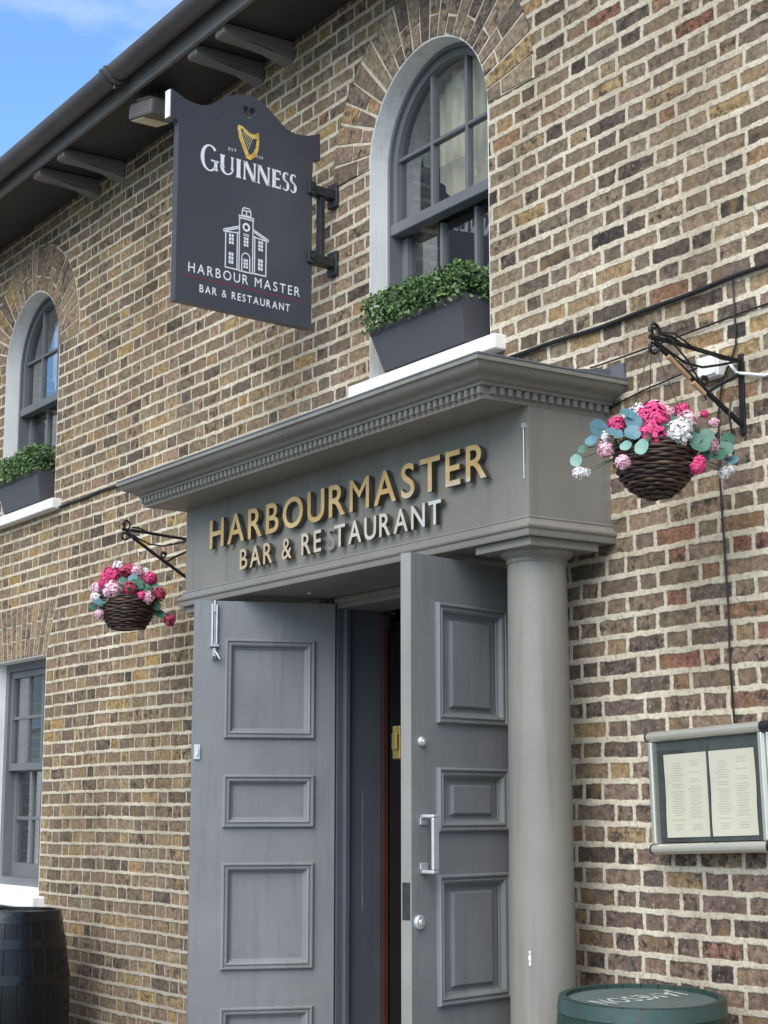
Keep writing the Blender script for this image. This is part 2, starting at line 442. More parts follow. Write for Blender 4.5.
def m_page():
    t = NT('menu_page'); p = t.obj(); X = t.sep(p)
    base = t.mix(t.noise(p, 8., 2), (.58, .54, .43), (.66, .615, .50))
    rows = t.math('DIVIDE', X[2], .0072); ri = t.math('FLOOR', rows); rf = t.math('FRACT', rows)
    rr = t.white(t.vec(ri, 1., t.math('FLOOR', t.math('DIVIDE', X[0], .078))))
    lx = t.math('FRACT', t.math('DIVIDE', X[0], .078))
    ink = t.math('MULTIPLY', t.math('LESS_THAN', t.math('ABSOLUTE', t.math('SUBTRACT', rf, .5)), .2), t.math('LESS_THAN', t.math('ABSOLUTE', t.math('SUBTRACT', lx, .5)), t.maprange(rr, 0., 1., .12, .42)))
    ink = t.math('MULTIPLY', ink, t.math('GREATER_THAN', rr, .22))
    w = t.noise(t.vec(t.math('MULTIPLY', X[0], 300.), ri, 0.), 1., 2)
    ink = t.math('MULTIPLY', ink, t.maprange(w, .36, .46))
    edge = t.math('MULTIPLY', t.math('LESS_THAN', t.math('ABSOLUTE', X[0]), .080), t.math('LESS_THAN', t.math('ABSOLUTE', X[2]), .108))
    return t.set(t.mix(t.math('MULTIPLY', t.math('MULTIPLY', ink, edge), .55), base, (.25, .25, .20)), .7)
M['page'] = m_page()
M['caseback'] = flat('dark_case_back', (.045, .05, .047), .6, var=.25)
M['caserail'] = flat('cream_metal_rail', (.70, .67, .58), .28, .7, .02, 3)
M['black'] = flat('black_plastic', (.015, .015, .016), .45)
M['lamplens'] = flat('frosted_lens', (.80, .70, .50), .4, var=.15)
M['lampbody'] = flat('lamp_body', (.13, .12, .11), .5)

# ------------------------------------------------------------------ setting
def m_slabs():
    t = NT('concrete_paving'); p = t.obj()
    b = t.new('ShaderNodeTexBrick'); t.put(b.inputs['Vector'], p)
    b.inputs['Scale'].default_value = 1.; b.inputs['Brick Width'].default_value = .75; b.inputs['Row Height'].default_value = .6; b.inputs['Mortar Size'].default_value = .006
    b.inputs['Color1'].default_value = (.30, .285, .26, 1); b.inputs['Color2'].default_value = (.24, .23, .21, 1); b.inputs['Mortar'].default_value = (.09, .085, .08, 1)
    c = t.mix(t.maprange(t.noise(p, 7., 5, .7), .35, .7, 0., .5), b.outputs[0], (.14, .135, .125))
    t.bump(t.noise(p, 120., 3), .002)
    return t.set(c, .85)
M['slabs'] = m_slabs()
M['asphalt'] = flat('asphalt', (.055, .054, .053), .9, var=.25, scale=40, bump=.004)
M['ground'] = flat('ground_grit', (.13, .125, .115), .95, var=.2, scale=3)
M['kerb'] = flat('granite_kerb', (.26, .255, .25), .8, var=.2, scale=60, bump=.002)
M['roadpaint'] = flat('white_road_paint', (.62, .62, .58), .7, var=.12, scale=30)

bm = B(); s = 160
bm.faces.new([bm.verts.new(q) for q in ((-s, -s, -.02), (s, -s, -.02), (s, s, -.02), (-s, s, -.02))])
tag(obj('ground', bm, M['ground']), kind='structure')
bm = B(); box(bm, -60, 40, -9.4, -3.15, -.012, 0.); tag(obj('road', bm, M['asphalt']), kind='structure')
bm = B(); box(bm, -60, 40, -3.0, .02, -.01, .12); tag(obj('pavement', bm, M['slabs']), kind='structure')
bm = B(); box(bm, -60, 40, -3.15, -3.0, -.01, .12, .012); tag(obj('kerb', bm, M['kerb']), kind='structure')
bm = B(); box(bm, -60, 40, -13.0, -9.4, -.01, .12); tag(obj('far_pavement', bm, M['slabs']), kind='structure')
bm = B()
for k in range(12): box(bm, -50 + k * 7, -47 + k * 7, -6.32, -6.22, .001, .004)
tag(obj('road_marking', bm, M['roadpaint']), kind='structure')

# ------------------------------------------------------------------ the pub
WIN = [(-5.347, 4.285), (-9.455, 4.268)]       # arched upper windows: centre x, springing z
RW, SILLZ = .414, 3.34
LOWX, LOWZ0, LOWZ1 = -9.496, 1.12, 2.46
pub = thing('pub_building', 'two-storey pub of weathered yellow-brown stock brick under black eaves', 'building')
DX0, DX1, DZ = -6.10, -4.75, 2.49               # opening behind the doors
low = [(LOWX - RW, LOWZ0), (LOWX + RW, LOWZ0), (LOWX + RW, LOWZ1), (LOWX - RW, LOWZ1)]
door_hole = [(DX0, .121), (DX1, .121), (DX1, DZ), (DX0, DZ)]
bm = B()
holed_plate(bm, [(-20, .0), (3, .0), (3, 5.16), (-20, 5.16)],
            [arch_outline(c, RW, zs, SILLZ) for c, zs in WIN] + [low, door_hole], 0., .36)
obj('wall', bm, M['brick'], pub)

# arches of rubbed brick: mortar ring with separate voussoirs standing a few mm proud
def round_arch(cx, zs):
    bm = B()
    ri, ro = RW + .001, RW + .285
    n = 48
    f = []
    for k in range(n + 1):
        a = math.pi * k / n
        f.append([bm.verts.new((cx + r * math.cos(a), y, zs + r * math.sin(a))) for r, y in ((ri, 0.), (ri, -.003), (ro, -.003), (ro, 0.))])
    for a, b in zip(f, f[1:]):
        for i in range(3): bm.faces.new((a[i], a[i + 1], b[i + 1], b[i]))
    ring = obj('window_arch', bm, M['mortar'], pub)
    bm = B(); nv = 23; gap = .0060
    for k in range(nv):
        a0, a1 = math.pi * k / nv, math.pi * (k + 1) / nv
        cuts = [(ri + .004, ro)] if k % 2 else [(ri + .004, ri + .085 + random.uniform(-.01, .01)), None]
        if k % 2 == 0: cuts[1] = (cuts[0][1] + .011, ro)
        elif random.random() < .3:
            m_ = ri + .140 + random.uniform(-.012, .012); cuts = [(ri + .004, m_), (m_ + .011, ro)]
        for r0, r1 in cuts:
            jt = random.uniform(-.003, .003); r1 += random.uniform(-.008, .006) if r1 == ro else 0
            pts = []
            for r, lo in ((r0, 1), (r1, 1), (r1, 0), (r0, 0)):
                da = gap / r
                a = (a0 + da + jt) if lo else (a1 - da + jt)
                pts.append((cx + r * math.cos(a) + random.uniform(-.0035, .0035), zs + r * math.sin(a) + random.uniform(-.0035, .0035)))
            t = B(); prism(t, pts, 'y', -.0065, -.002); recalc(t); merge(bm, t)
    obj('voussoirs', bm, M['voussoir'], ring)
for c, zs in WIN: round_arch(c, zs)
bm = B()
prism(bm, [(LOWX - RW - .001, LOWZ1 + .001), (LOWX + RW + .001, LOWZ1 + .001), (LOWX + RW + .13, LOWZ1 + .31), (LOWX - RW - .13, LOWZ1 + .31)], 'y', -.003, 0.)
ring = obj('window_arch', recalc(bm), M['mortar'], pub)
bm = B(); nv = 13
for k in range(nv):
    def xx(i, top):
        w = (RW + (.13 if top else 0)); return LOWX - w + 2 * w * i / nv
    z0, z1 = LOWZ1 + .004, LOWZ1 + .305
    zm = z0 + (.105 if k % 2 else .195)
    for za, zb in ((z0, zm - .005), (zm + .005, z1)):
        fa, fb = (za - LOWZ1) / .31, (zb - LOWZ1) / .31
        def px(i, f): return xx(i, 0) + (xx(i, 1) - xx(i, 0)) * f
        g = .0075
        t = B(); prism(t, [(px(k, fa) + g, za), (px(k + 1, fa) - g, za), (px(k + 1, fb) - g, zb), (px(k, fb) + g, zb)], 'y', -.0065, -.002); recalc(t); merge(bm, t)
obj('voussoirs', bm, M['voussoir'], ring)

# ---- windows
def reveal_strip(bm, outline, y0, y1, th, skip_first=True):
    n = len(outline); cx = sum(p[0] for p in outline) / n; cz = sum(p[1] for p in outline) / n
    rows = []
    for x, z in outline:
        d = Vector((cx - x, cz - z)); d.normalize()
        rows.append([bm.verts.new(q) for q in ((x, y0, z), (x + d.x * th, y0, z + d.y * th), (x + d.x * th, y1, z + d.y * th), (x, y1, z))])
    for i in range(n):
        if skip_first and i == 0: continue
        a, b = rows[i], rows[(i + 1) % n]
        for k in range(4): bm.faces.new((a[k], a[(k + 1) % 4], b[(k + 1) % 4], b[k]))

def bar(bm, x0, x1, z0, z1, y0, y1, b=.003): box(bm, x0, x1, y0, y1, z0, z1, b)

def arched_window(cx, zs):
    w = bpy.data.objects.new('window', None); COL.objects.link(w); w.parent = pub
    bm = B(); reveal_strip(bm, arch_outline(cx, RW, zs, SILLZ), -.001, .098, .004)
    obj('reveal', recalc(bm), M['white'], w)
    # box frame
    bm = B(); o = arch_outline(cx, RW + .03, zs, SILLZ + .0); i = arch_outline(cx, RW - .020, zs, SILLZ + .05)
    holed_plate(bm, o, [i], .088, .20); obj('frame', bm, M['frame'], w)
    y = .104; ri = RW - .021; rp = RW - .052; mz = 4.02
    bm = B()   # upper sash
    holed_plate(bm, arch_outline(cx, ri, zs, mz), [arch_outline(cx, rp, zs, mz + .03)], y, y + .045)
    bar(bm, cx - ri - .004, cx + ri + .004, mz - .024, mz + .024, y - .012, y + .05, .005)
    for k in (-1, 1):
        xb = cx + k * rp / 3
        zt = zs + math.sqrt(rp ** 2 - (rp / 3) ** 2)
        bar(bm, xb - .0085, xb + .0085, mz + .024, zt + .01, y + .008, y + .04)
    for k in (-1, 0, 1):
        x0 = cx + (k - .5) * 2 * rp / 3 + .0087; x1 = cx + (k + .5) * 2 * rp / 3 - .0087
        bar(bm, x0 - (.02 if k == -1 else 0), x1 + (.02 if k == 1 else 0), 4.320, 4.336, y + .008, y + .04)
    obj('upper_sash', bm, M['frame'], w)
    bm = B(); y2 = .152
    box(bm, cx - ri, cx - ri + .040, y2, y2 + .04, SILLZ + .06, mz - .03); box(bm, cx + ri - .040, cx + ri, y2, y2 + .04, SILLZ + .06, mz - .03)
    box(bm, cx - ri + .041, cx + ri - .041, y2, y2 + .04, SILLZ + .06, SILLZ + .13)
    for k in (-1, 1):
        xb = cx + k * (ri - .04) / 3; bar(bm, xb - .009, xb + .009, SILLZ + .13, mz - .03, y2 + .004, y2 + .036)
    obj('lower_sash', bm, M['frame'], w)
    bm = B(); fs = holed_sheet(bm, arch_outline(cx, rp + .01, zs, mz + .02), [], y + .025); obj('pane', bm, M['glass'], w)
    bm = B(); bm.faces.new([bm.verts.new((a, y2 + .022, b)) for a, b in ((cx - ri, SILLZ + .07), (cx + ri, SILLZ + .07), (cx + ri, mz), (cx - ri, mz))])
    obj('pane', bm, M['glass'], w)
    bm = B(); box(bm, cx - .498, cx + .505, -.055, .10, SILLZ - .06, SILLZ - .0005, .006); box(bm, cx - RW - .002, cx + RW + .002, .04, .12, SILLZ - .0005, SILLZ + .012)
    obj('sill', bm, M['white'], w)
    bm = B(); box(bm, cx - .6, cx + .6, .40, 1.6, 3.2, 5.0)
    bmesh.ops.delete(bm, geom=[f for f in bm.faces if f.calc_center_median().y < .41], context='FACES')
    obj('room', bm, M['dark'], w)
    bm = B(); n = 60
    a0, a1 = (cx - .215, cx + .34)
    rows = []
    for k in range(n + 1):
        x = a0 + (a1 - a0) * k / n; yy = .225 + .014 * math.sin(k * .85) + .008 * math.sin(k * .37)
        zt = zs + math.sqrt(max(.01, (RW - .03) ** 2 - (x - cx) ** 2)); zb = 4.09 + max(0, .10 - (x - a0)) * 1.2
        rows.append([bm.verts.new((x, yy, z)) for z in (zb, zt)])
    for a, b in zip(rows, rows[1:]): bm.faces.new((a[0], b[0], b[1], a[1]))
    obj('blind_or_reflection', bm, M['cream'], w, True)  # folded cream sheet added behind the pane to stand for a mirrored facade
    return w
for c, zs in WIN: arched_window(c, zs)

def low_window():
    cx = LOWX
    w = bpy.data.objects.new('window', None); COL.objects.link(w); w.parent = pub
    bm = B(); reveal_strip(bm, low, -.001, .105, .004); obj('reveal', recalc(bm), M['white'], w)
    x0, x1 = cx - RW, cx + RW
    bm = B(); holed_plate(bm, [(x0 - .03, LOWZ0), (x1 + .03, LOWZ0), (x1 + .03, LOWZ1 + .03), (x0 - .03, LOWZ1 + .03)],
                          [[(x0 + .05, LOWZ0 + .08), (x1 - .05, LOWZ0 + .08), (x1 - .05, LOWZ1 - .05), (x0 + .05, LOWZ1 - .05)]], .09, .2)
    obj('frame', bm, M['frame'], w)
    mz = 1.84; y = .106; a0, a1 = x0 + .051, x1 - .051
    bm = B(); rect = lambda p, q, r, s_: [(p, r), (q, r), (q, s_), (p, s_)]
    holed_plate(bm, rect(a0, a1, mz - .02, LOWZ1 - .051), [rect(a0 + .035, a1 - .035, mz + .022, LOWZ1 - .09)], y, y + .04)
    for k in (-1, 1):
        xb = cx + k * (a1 - a0 - .07) / 6; bar(bm, xb - .01, xb + .01, mz + .022, LOWZ1 - .09, y + .006, y + .034)
    for k in range(3):
        q0 = a0 + .035 + (a1 - a0 - .07) * k / 3 + (.0102 if k else 0); q1 = a0 + .035 + (a1 - a0 - .07) * (k + 1) / 3 - (.0102 if k < 2 else 0)
        bar(bm, q0, q1, 2.12, 2.14, y + .006, y + .034)
    obj('upper_sash', bm, M['frame'], w)
    bm = B(); y2 = .148
    holed_plate(bm, rect(a0, a1, LOWZ0 + .081, mz - .0), [rect(a0 + .035, a1 - .035, LOWZ0 + .16, mz - .03)], y2, y2 + .04)
    for k in (-1, 1):
        xb = cx + k * (a1 - a0 - .07) / 6; bar(bm, xb - .01, xb + .01, LOWZ0 + .16, mz - .03, y2 + .006, y2 + .034)
    for k in range(3):
        q0 = a0 + .035 + (a1 - a0 - .07) * k / 3 + (.0102 if k else 0); q1 = a0 + .035 + (a1 - a0 - .07) * (k + 1) / 3 - (.0102 if k < 2 else 0)
        bar(bm, q0, q1, 1.53, 1.55, y2 + .006, y2 + .034)
    obj('lower_sash', bm, M['frame'], w)
    for q0, q1, yy in ((mz + .01, LOWZ1 - .08, y + .02), (LOWZ0 + .15, mz - .02, y2 + .02)):
        bm = B(); bm.faces.new([bm.verts.new((a, yy, b)) for a, b in ((a0 + .02, q0), (a1 - .02, q0), (a1 - .02, q1), (a0 + .02, q1))]); obj('pane', bm, M['glass'], w)
    bm = B(); box(bm, cx - .49, cx + .50, -.075, .10, LOWZ0 - .065, LOWZ0 - .0005, .008); box(bm, x0 - .002, x1 + .002, .0, .12, LOWZ0 - .0005, LOWZ0 + .035, .006)
    obj('sill', bm, M['white'], w)
    bm = B(); box(bm, cx - .6, cx + .6, .40, 1.6, 1.0, 2.6)
    bmesh.ops.delete(bm, geom=[f for f in bm.faces if f.calc_center_median().y < .41], context='FACES')
    obj('room', bm, M['dark'], w)
    bm = B(); n = 40
    rows = [[bm.verts.new((x0 + .06 + (x1 - x0 - .12) * k / n, .30 + .012 * (k % 2), z)) for z in (1.15, 2.42)] for k in range(n + 1)]
    for a, b in zip(rows, rows[1:]): bm.faces.new((a[0], b[0], b[1], a[1]))
    obj('blind', bm, M['blind_or_reflection'], w)
    bm = B(); n = 12
    rows = [[bm.verts.new((x1 - .27 + .21 * k / n, .215 + .01 * math.sin(k * 1.4), z)) for z in (1.86, 2.42)] for k in range(n + 1)]
    for a, b in zip(rows, rows[1:]): bm.faces.new((a[0], b[0], b[1], a[1]))
    obj('blind_or_reflection', bm, M['cream'], w, True)  # cream strip added at the right, standing for a bright reflection
low_window()

# ---- eaves
bm = B(); box(bm, -20, 3, -.37, .36, 5.118, 5.138); obj('soffit', bm, M['eaves'], pub)
bm = B(); box(bm, -20, 3, -.395, -.371, 5.098, 5.25, .004); obj('fascia', bm, M['fascia'], pub)
for xb in (-10.10, -10.45, -8.25, -8.58, -6.45, -6.72, -4.62, -4.90):
    bm = B()
    pts = [(-.369, 5.117), (-.369, 5.070), (-.36, 5.064), (-.31, 5.060), (-.22, 5.062), (-.12, 5.050), (-.04, 5.028), (-.001, 5.014), (-.001, 5.117)]
    prism(bm, pts, 'x', xb - .042, xb + .042); recalc(bm)
    bmesh.ops.bevel(bm, geom=[e for e in bm.edges if abs(e.verts[0].co.x - e.verts[1].co.x) < 1e-5 and len(e.link_faces) == 2 and e.calc_face_angle(0) > 1.2], offset=.004, segments=1, affect='EDGES')
    obj('eaves_bracket', bm, M['fascia'], pub)
bm = B()   # half-round gutter with joints
gy, gr = -.464, .062
for i in range(2):
    x0, x1 = -20, 3
pr = [(gy + gr * math.cos(a), gr * math.sin(a)) for a in [math.pi + math.pi * k / 14 for k in range(15)]]
pr2 = [(gy + (gr - .004) * math.cos(a), (gr - .004) * math.sin(a)) for a in [math.pi + math.pi * k / 14 for k in range(15)]][::-1]
full = pr + pr2
gz = lambda x: 5.205 + .010 * (x + 8.)
A = [bm.verts.new((-20, p[0], gz(-20) + .07 + p[1])) for p in full]; C_ = [bm.verts.new((3, p[0], gz(3) + p[1])) for p in full]
for v in A: v.co.z -= .07
n = len(full)
for k in range(n): bm.faces.new((A[k], A[(k + 1) % n], C_[(k + 1) % n], C_[k]))
gut = obj('gutter', recalc(bm), M['gutter'], pub, angle=40)
for xj in (-9.9, -7.36, -5.9, -3.0):
    bm = B(); zz = gz(-20) + (gz(3) - gz(-20)) * (xj + 20) / 23
    prj = [(gy + r * math.cos(a), zz + r * math.sin(a)) for r, rng in ((gr + .012, range(15)), (gr + .001, range(14, -1, -1))) for a in [math.pi + math.pi * k / 14 for k in rng]]
    for xo in (-.035, .012):
        prism(bm, prj, 'x', xj + xo, xj + xo + .026)
    box(bm, xj - .012, xj + .012, gy + gr * .6, -.396, zz - .05, zz - .035)
    tube(bm, [(xj, gy, zz - gr - .03), (xj, gy, zz - gr)], .008, 6)
    obj('gutter_joint', recalc(bm), M['gutter'], gut)
bm = B(); bm.faces.new([bm.verts.new(q) for q in ((-20, -.43, 5.275), (3, -.43, 5.275), (3, 4.2, 6.6), (-20, 4.2, 6.6))]); box(bm, -20, 3, -.44, -.40, 5.252, 5.27)
obj('roof', bm, flat('slate_roof', (.07, .072, .08), .6, var=.25, scale=9, bump=.003), pub)
bm = B(); box(bm, -20, 3, 4.0, 4.3, 0, 6.5); box(bm, -20, -19.7, .37, 3.99, 0, 5.6); box(bm, 2.7, 3, .37, 3.99, 0, 5.6)
obj('rear_wall', bm, M['brick'], pub)

# ---- hall behind the doors
bm = B(); box(bm, -8.2, -3.6, .361, 3.4, .1, 2.75)
bmesh.ops.delete(bm, geom=[f for f in bm.faces if f.calc_center_median().y < .37], context='FACES')
obj('hall', bm, M['maroon'], pub)
for x0, x1, p0, p1 in ((-6.10, -6.052, -6.053, -6.03), (-4.80, -4.75, -4.822, -4.799)):
    bm = B(); box(bm, x0, x1, .03, .255, .121, 2.488, .004); box(bm, p0, p1, .06, .085, .122, 2.43, .004)
    obj('door_jamb', bm, M['darkframe'], pub)
bm = B(); box(bm, -6.051, -4.801, .03, .255, 2.43, 2.488, .004); box(bm, -6.051, -4.801, .012, .029, 2.452, 2.476, .004); obj('door_head', bm, M['taupe'], pub)
bm = B()
box(bm, -6.075, -6.046, .257, .286, .121, 2.43, .003)
pts = [(-6.06, .30), (-6.05, .34), (-6.05, .62), (-6.085, .62), (-6.085, .30)]

inner = obj('inner_door', bm, M['wood'], pub)
bm = B(); box(bm, -6.09, -6.056, .302, .86, .121, 2.40, .004); obj('door_panel', bm, M['dark'], inner)
bm = B(); box(bm, -6.044, -6.02, .262, .285, 2.36, 2.42, .003); obj('door_closer', bm, M['steel'], inner)

# ------------------------------------------------------------------ door surround (portico)
FX0, FX1, FY = -6.704, -4.278, .354
por = thing('door_surround', 'taupe painted classical doorway with dentil cornice, columns and raised letters', 'doorway')
bm = B(); box(bm, FX0, FX1, -FY, -.001, 2.50, 2.912); obj('frieze', bm, M['taupe'], por)
bm = B()
sweep_u(bm, FX0, FX1, FY, [(-.01, 2.474), (.018, 2.474), (.020, 2.478), (.020, 2.496), (.026, 2.500), (.028, 2.506), (.026, 2.512), (.016, 2.518), (.010, 2.526), (.008, 2.532), (.010, 2.536), (.008, 2.541), (.0, 2.543), (-.01, 2.543)])
obj('architrave_moulding', recalc(bm), M['taupe'], por, angle=35)
CX0, CX1, CY = -6.748, -4.276, .540
bm = B()
sweep_u(bm, CX0, CX1, CY, [(0, 2.909), (0, 2.9225), (.001, 2.924), (.001, 2.948), (.018, 2.950), (.020, 2.954), (.020, 2.960), (.030, 2.963), (.034, 2.966), (.040, 2.972),
                           (.048, 2.976), (.060, 2.980), (.074, 2.986), (.083, 2.995), (.087, 3.006), (.096, 3.008), (.096, 3.021), (.085, 3.0215)])
cor = obj('cornice', recalc(bm), M['taupe'], por, angle=30)
def dentil(x, y, w, d): pass
bm = B(); box(bm, -.0088, .0088, -.0085, .0085, 2.9245, 2.9475)
bmesh.ops.recalc_face_normals(bm, faces=bm.faces)
dme = bpy.data.meshes.new('dentil'); bm.to_mesh(dme); bm.free()
p = .0345
nf = int((CX1 - CX0) / p)
for k in range(nf + 1):
    x = CX0 + .004 + (CX1 - CX0 - .008) * k / nf
    o = link('dentil', dme, M['taupe'], cor); o.location = (x, -CY - .001 - .0086, 0)
ns = 15
for k in range(ns):
    o = link('dentil', dme, M['taupe'], cor); o.location = (CX1 + .001 + .0086, -CY + .03 + p * k, 0); o.rotation_euler = (0, 0, R(90))
bm = B(); box(bm, CX0 - .0965, CX1 + .0965, -CY - .0965, -.001, 3.0222, 3.031, .003)
t_ = [(CX0 - .09, 3.031), (CX1 + .09, 3.031)]
box(bm, CX0 - .09, CX1 + .09, -.012, -.001, 3.0312, 3.085)
prism(bm, [(-.001, 3.0315), (-.30, 3.0315), (-.30, 3.038), (-.012, 3.075), (-.001, 3.075)], 'x', CX1 + .02, CX1 + .026)
obj('lead_flashing', recalc(bm), M['lead'], por)
for cx in (-4.425, -6.557):
    cy = -.207
    bm = B(); n = 40
    lathe(bm, [(.108, .27), (.1075, .9), (.106, 1.5), (.103, 2.0), (.0995, 2.405), (.1035, 2.408), (.105, 2.412), (.1035, 2.416), (.103, 2.420),
               (.108, 2.425), (.117, 2.430), (.123, 2.437), (.125, 2.4435), (.125, 2.4445)], (cx, cy, 0), 48)
    cl = obj('column', bm, M['taupe'], por, angle=35)
    bm = B(); box(bm, cx - .1475, cx + .1475, cy - .1475, cy + .1475, 2.4446, 2.4738, .003); obj('abacus', bm, M['taupe'], cl)
    bm = B(); lathe(bm, [(.112, .268), (.122, .266), (.132, .258), (.136, .245), (.132, .232), (.125, .226), (.125, .218), (.14, .212), (.148, .198), (.148, .186), (.14, .176), (.13, .175)], (cx, cy, 0), 40)
    box(bm, cx - .155, cx + .155, cy - .155, cy + .155, .1195, .175, .004); obj('base', bm, M['taupe'], cl)
# small hook and conduit on the frieze
bm = B(); tube(bm, [(-4.297, -.360, 2.845), (-4.297, -.360, 2.665)], .0013, 6); box(bm, -4.302, -4.292, -.364, -.3545, 2.836, 2.852)
obj('wire_clip', bm, M['alum'], por)
# back boards between the columns and the door frame
bm = B(); box(bm, FX0 + .03, -6.102, -.03, -.001, .121, 2.473); box(bm, -4.749, -4.53, -.03, -.001, .121, 2.473); obj('side_panel', bm, M['taupe'], por)
bm = B(); box(bm, FX0 + .02, FX1 - .02, -.5, -.032, .121, .171, .01); obj('doorstep', bm, M['kerb'], por)
bm = B(); lathe(bm, [(0, 2.473), (.012, 2.473), (.012, 2.468), (.0, 2.466)], (-5.95, -.17, 0), 12); obj('door_bell_cap', bm, M['alum'], por)

# ---- raised letters
def text_mesh(ch, bold=0., depth=0.):
    cu = bpy.data.curves.new('t', 'FONT'); cu.body = ch; cu.size = 1; cu.offset = bold; cu.extrude = depth; cu.resolution_u = 4
    o = bpy.data.objects.new('t', cu); COL.objects.link(o)
    dg = bpy.context.evaluated_depsgraph_get(); dg.update()
    me = bpy.data.meshes.new_from_object(o.evaluated_get(dg))
    bpy.data.objects.remove(o); bpy.data.curves.remove(cu)
    me.name = 'letter'
    return me

def layout(txt, width, height, track=.12, space=.33, bold=0., depth=0.):
    """list of (char, mesh) with letters scaled so the whole line spans width x height, starting at 0"""
    items = []; x = 0.
    for i, ch in enumerate(txt):
        if ch == ' ': x += space; continue
        me = text_mesh(ch, 0. if ch in 'M&' else bold, depth)
        xs = [v.co.x for v in me.vertices]
        items.append((ch, me, x - min(xs))); x += max(xs) - min(xs) + track
    x -= track
    capm = text_mesh('H'); cap = max(v.co.y for v in capm.vertices); bpy.data.meshes.remove(capm)
    sx, sy = width / x, height / cap
    out = []
    for ch, me, ox in items:
        for v in me.vertices: v.co = Vector(((v.co.x + ox) * sx, v.co.y * sy, v.co.z))
        out.append((ch, me))
    return out

def raised_line(txt, x0, x1, z0, h, track, bold, space=.33):
    for i, (ch, me) in enumerate(layout(txt, x1 - x0, h, track, space, bold, .009)):
        for v in me.vertices: v.co = Vector((x0 + v.co.x, -FY - .021 - v.co.z, z0 + v.co.y))
        ghost = (txt == 'BAR & RESTAURANT' and i == 6)
        if ghost:
            for v in me.vertices: v.co.y += .015
        o = link('letter', me, M['ghost'] if ghost else M['gold'], por)
        if not ghost:
            me.materials.append(M['letteredge'])
            for pl in me.polygons:
                if pl.normal.y > -.5: pl.material_index = 1
        if ghost: o['label'] = 'dull grey letter S missing its gold'
raised_line('HARBOURMASTER', -6.428, -4.468, 2.698, .120, .16, .010)
raised_line('BAR & RESTAURANT', -6.160, -4.730, 2.577, .083, .17, .010, .42)

# ---- door leaves
LW = .592
def leaf(hinge, ang, raised, label):
    z0, z1 = .175, 2.449
    wz = [(.30, .72), (.812, .96)] if False else [(.36, .813), (.958, 1.381), (1.521, 1.735), (1.882, 2.292)]
    s0, s1 = .087, .467
    iw = .042
    bm = B()
    holes = [[(s0 + .012, a + .012), (s1 - .012, a + .012), (s1 - .012, b - .012), (s0 + .012, b - .012)] for a, b in wz]
    holed_plate(bm, [(0., z0), (LW, z0), (LW, z1), (0., z1)], holes, 0., -.016)
    box(bm, 0., LW, -.0165, -.046, z0, z1)
    o = obj('door', bm, M['door'], por)
    o.location = (hinge[0], hinge[1], 0); o.rotation_euler = (0, 0, R(ang)); o['label'] = label
    for a, b in wz:
        bm = B()
        rect_sweep(bm, s0, s1, a, b, [(0, .0), (.001, .011), (.005, .0155), (.010, .0155), (.0125, .008), (.017, .008), (.022, .013), (.028, .010), (.033, .002), (.035, -.004), (.041, -.006), (.043, -.0105)])
        obj('panel_moulding', recalc(bm), M['door'], o)
        bm = B()
        if raised:
            rows = rect_sweep(bm, s0 + .026, s1 - .026, a, b, [(.02, -.011), (.055, -.0105), (.058, -.002), (.063, .0015)])
            bm.faces.new(rows[-1])
        else:
            bm.faces.new([bm.verts.new((x, -.0105, z)) for x, z in ((s0 + .02, a + .02), (s1 - .02, a + .02), (s1 - .02, b - .02), (s0 + .02, b - .02))])
        obj('panel', recalc(bm), M['door'], o)
    return o
dl = leaf((-6.052, .020), -110.3, False, 'left door leaf showing its flat inner panels and chrome bolt')
dr = leaf((-4.80, .012), -76.0, True, 'right door leaf with raised panels and white pull handle')
# left leaf: flush bolt and keep
bm = B(); box(bm, .497, .527, .0005, .005, 2.265, 2.436, .002)
for s_ in (.503, .521): tube(bm, [(s_, .014, 2.43), (s_, .014, 2.27)], .0055, 8)
tube(bm, [(.512, .012, 2.449), (.512, .012, 2.40)], .006, 8)
box(bm, .494, .530, .0005, .022, 2.255, 2.268, .002)
box(bm, .504, .520, .0005, .014, 2.205, 2.253, .002); tube(bm, [(.512, .014, 2.24), (.498, .022, 2.222), (.49, .026, 2.205)], .006, 8); tube(bm, [(.506, .015, 2.215), (.522, .024, 2.212)], .005, 8)
obj('bolt', bm, M['chrome'], dl)
bm = B(); box(bm, .562, .588, .0005, .007, 1.795, 1.855, .002); box(bm, .569, .579, .0075, .012, 1.81, 1.84, .002); obj('keep_plate', bm, M['alum'], dl)
# right leaf: pull, cylinders, edge plates, rim lock
bm = B()
sx = .535
pts = [(sx, .0, 1.576), (sx, .050, 1.576)]
box(bm, sx - .015, sx + .015, .0005, .058, 1.568, 1.579, .003); box(bm, sx - .015, sx + .015, .0005, .058, 1.388, 1.399, .003)
box(bm, sx - .015, sx + .015, .047, .058, 1.3995, 1.5675, .003)
box(bm, sx - .019, sx + .019, .0003, .006, 1.545, 1.5675, .002); box(bm, sx - .019, sx + .019, .0003, .006, 1.3995, 1.422, .002)
obj('handle', bm, M['alum'], dr)
def disc(z, s_, r, m, nm):
    bm = B(); lathe(bm, [(r, 0), (r, .008), (r * .86, .012), (r * .45, .012), (r * .40, .015), (0, .015)], (0, 0, 0), 24)
    box(bm, -.002, .002, -.008, .008, .0148, .0165)
    bmesh.ops.transform(bm, matrix=Matrix.Translation((s_, .0004, z)) @ Matrix.Rotation(R(-90), 4, 'X'), verts=bm.verts); return obj(nm, recalc(bm), m, dr, angle=30)
disc(1.818, .545, .016, M['alum'], 'lock_cylinder'); disc(1.233, .560, .023, M['alum'], 'lock_cylinder')
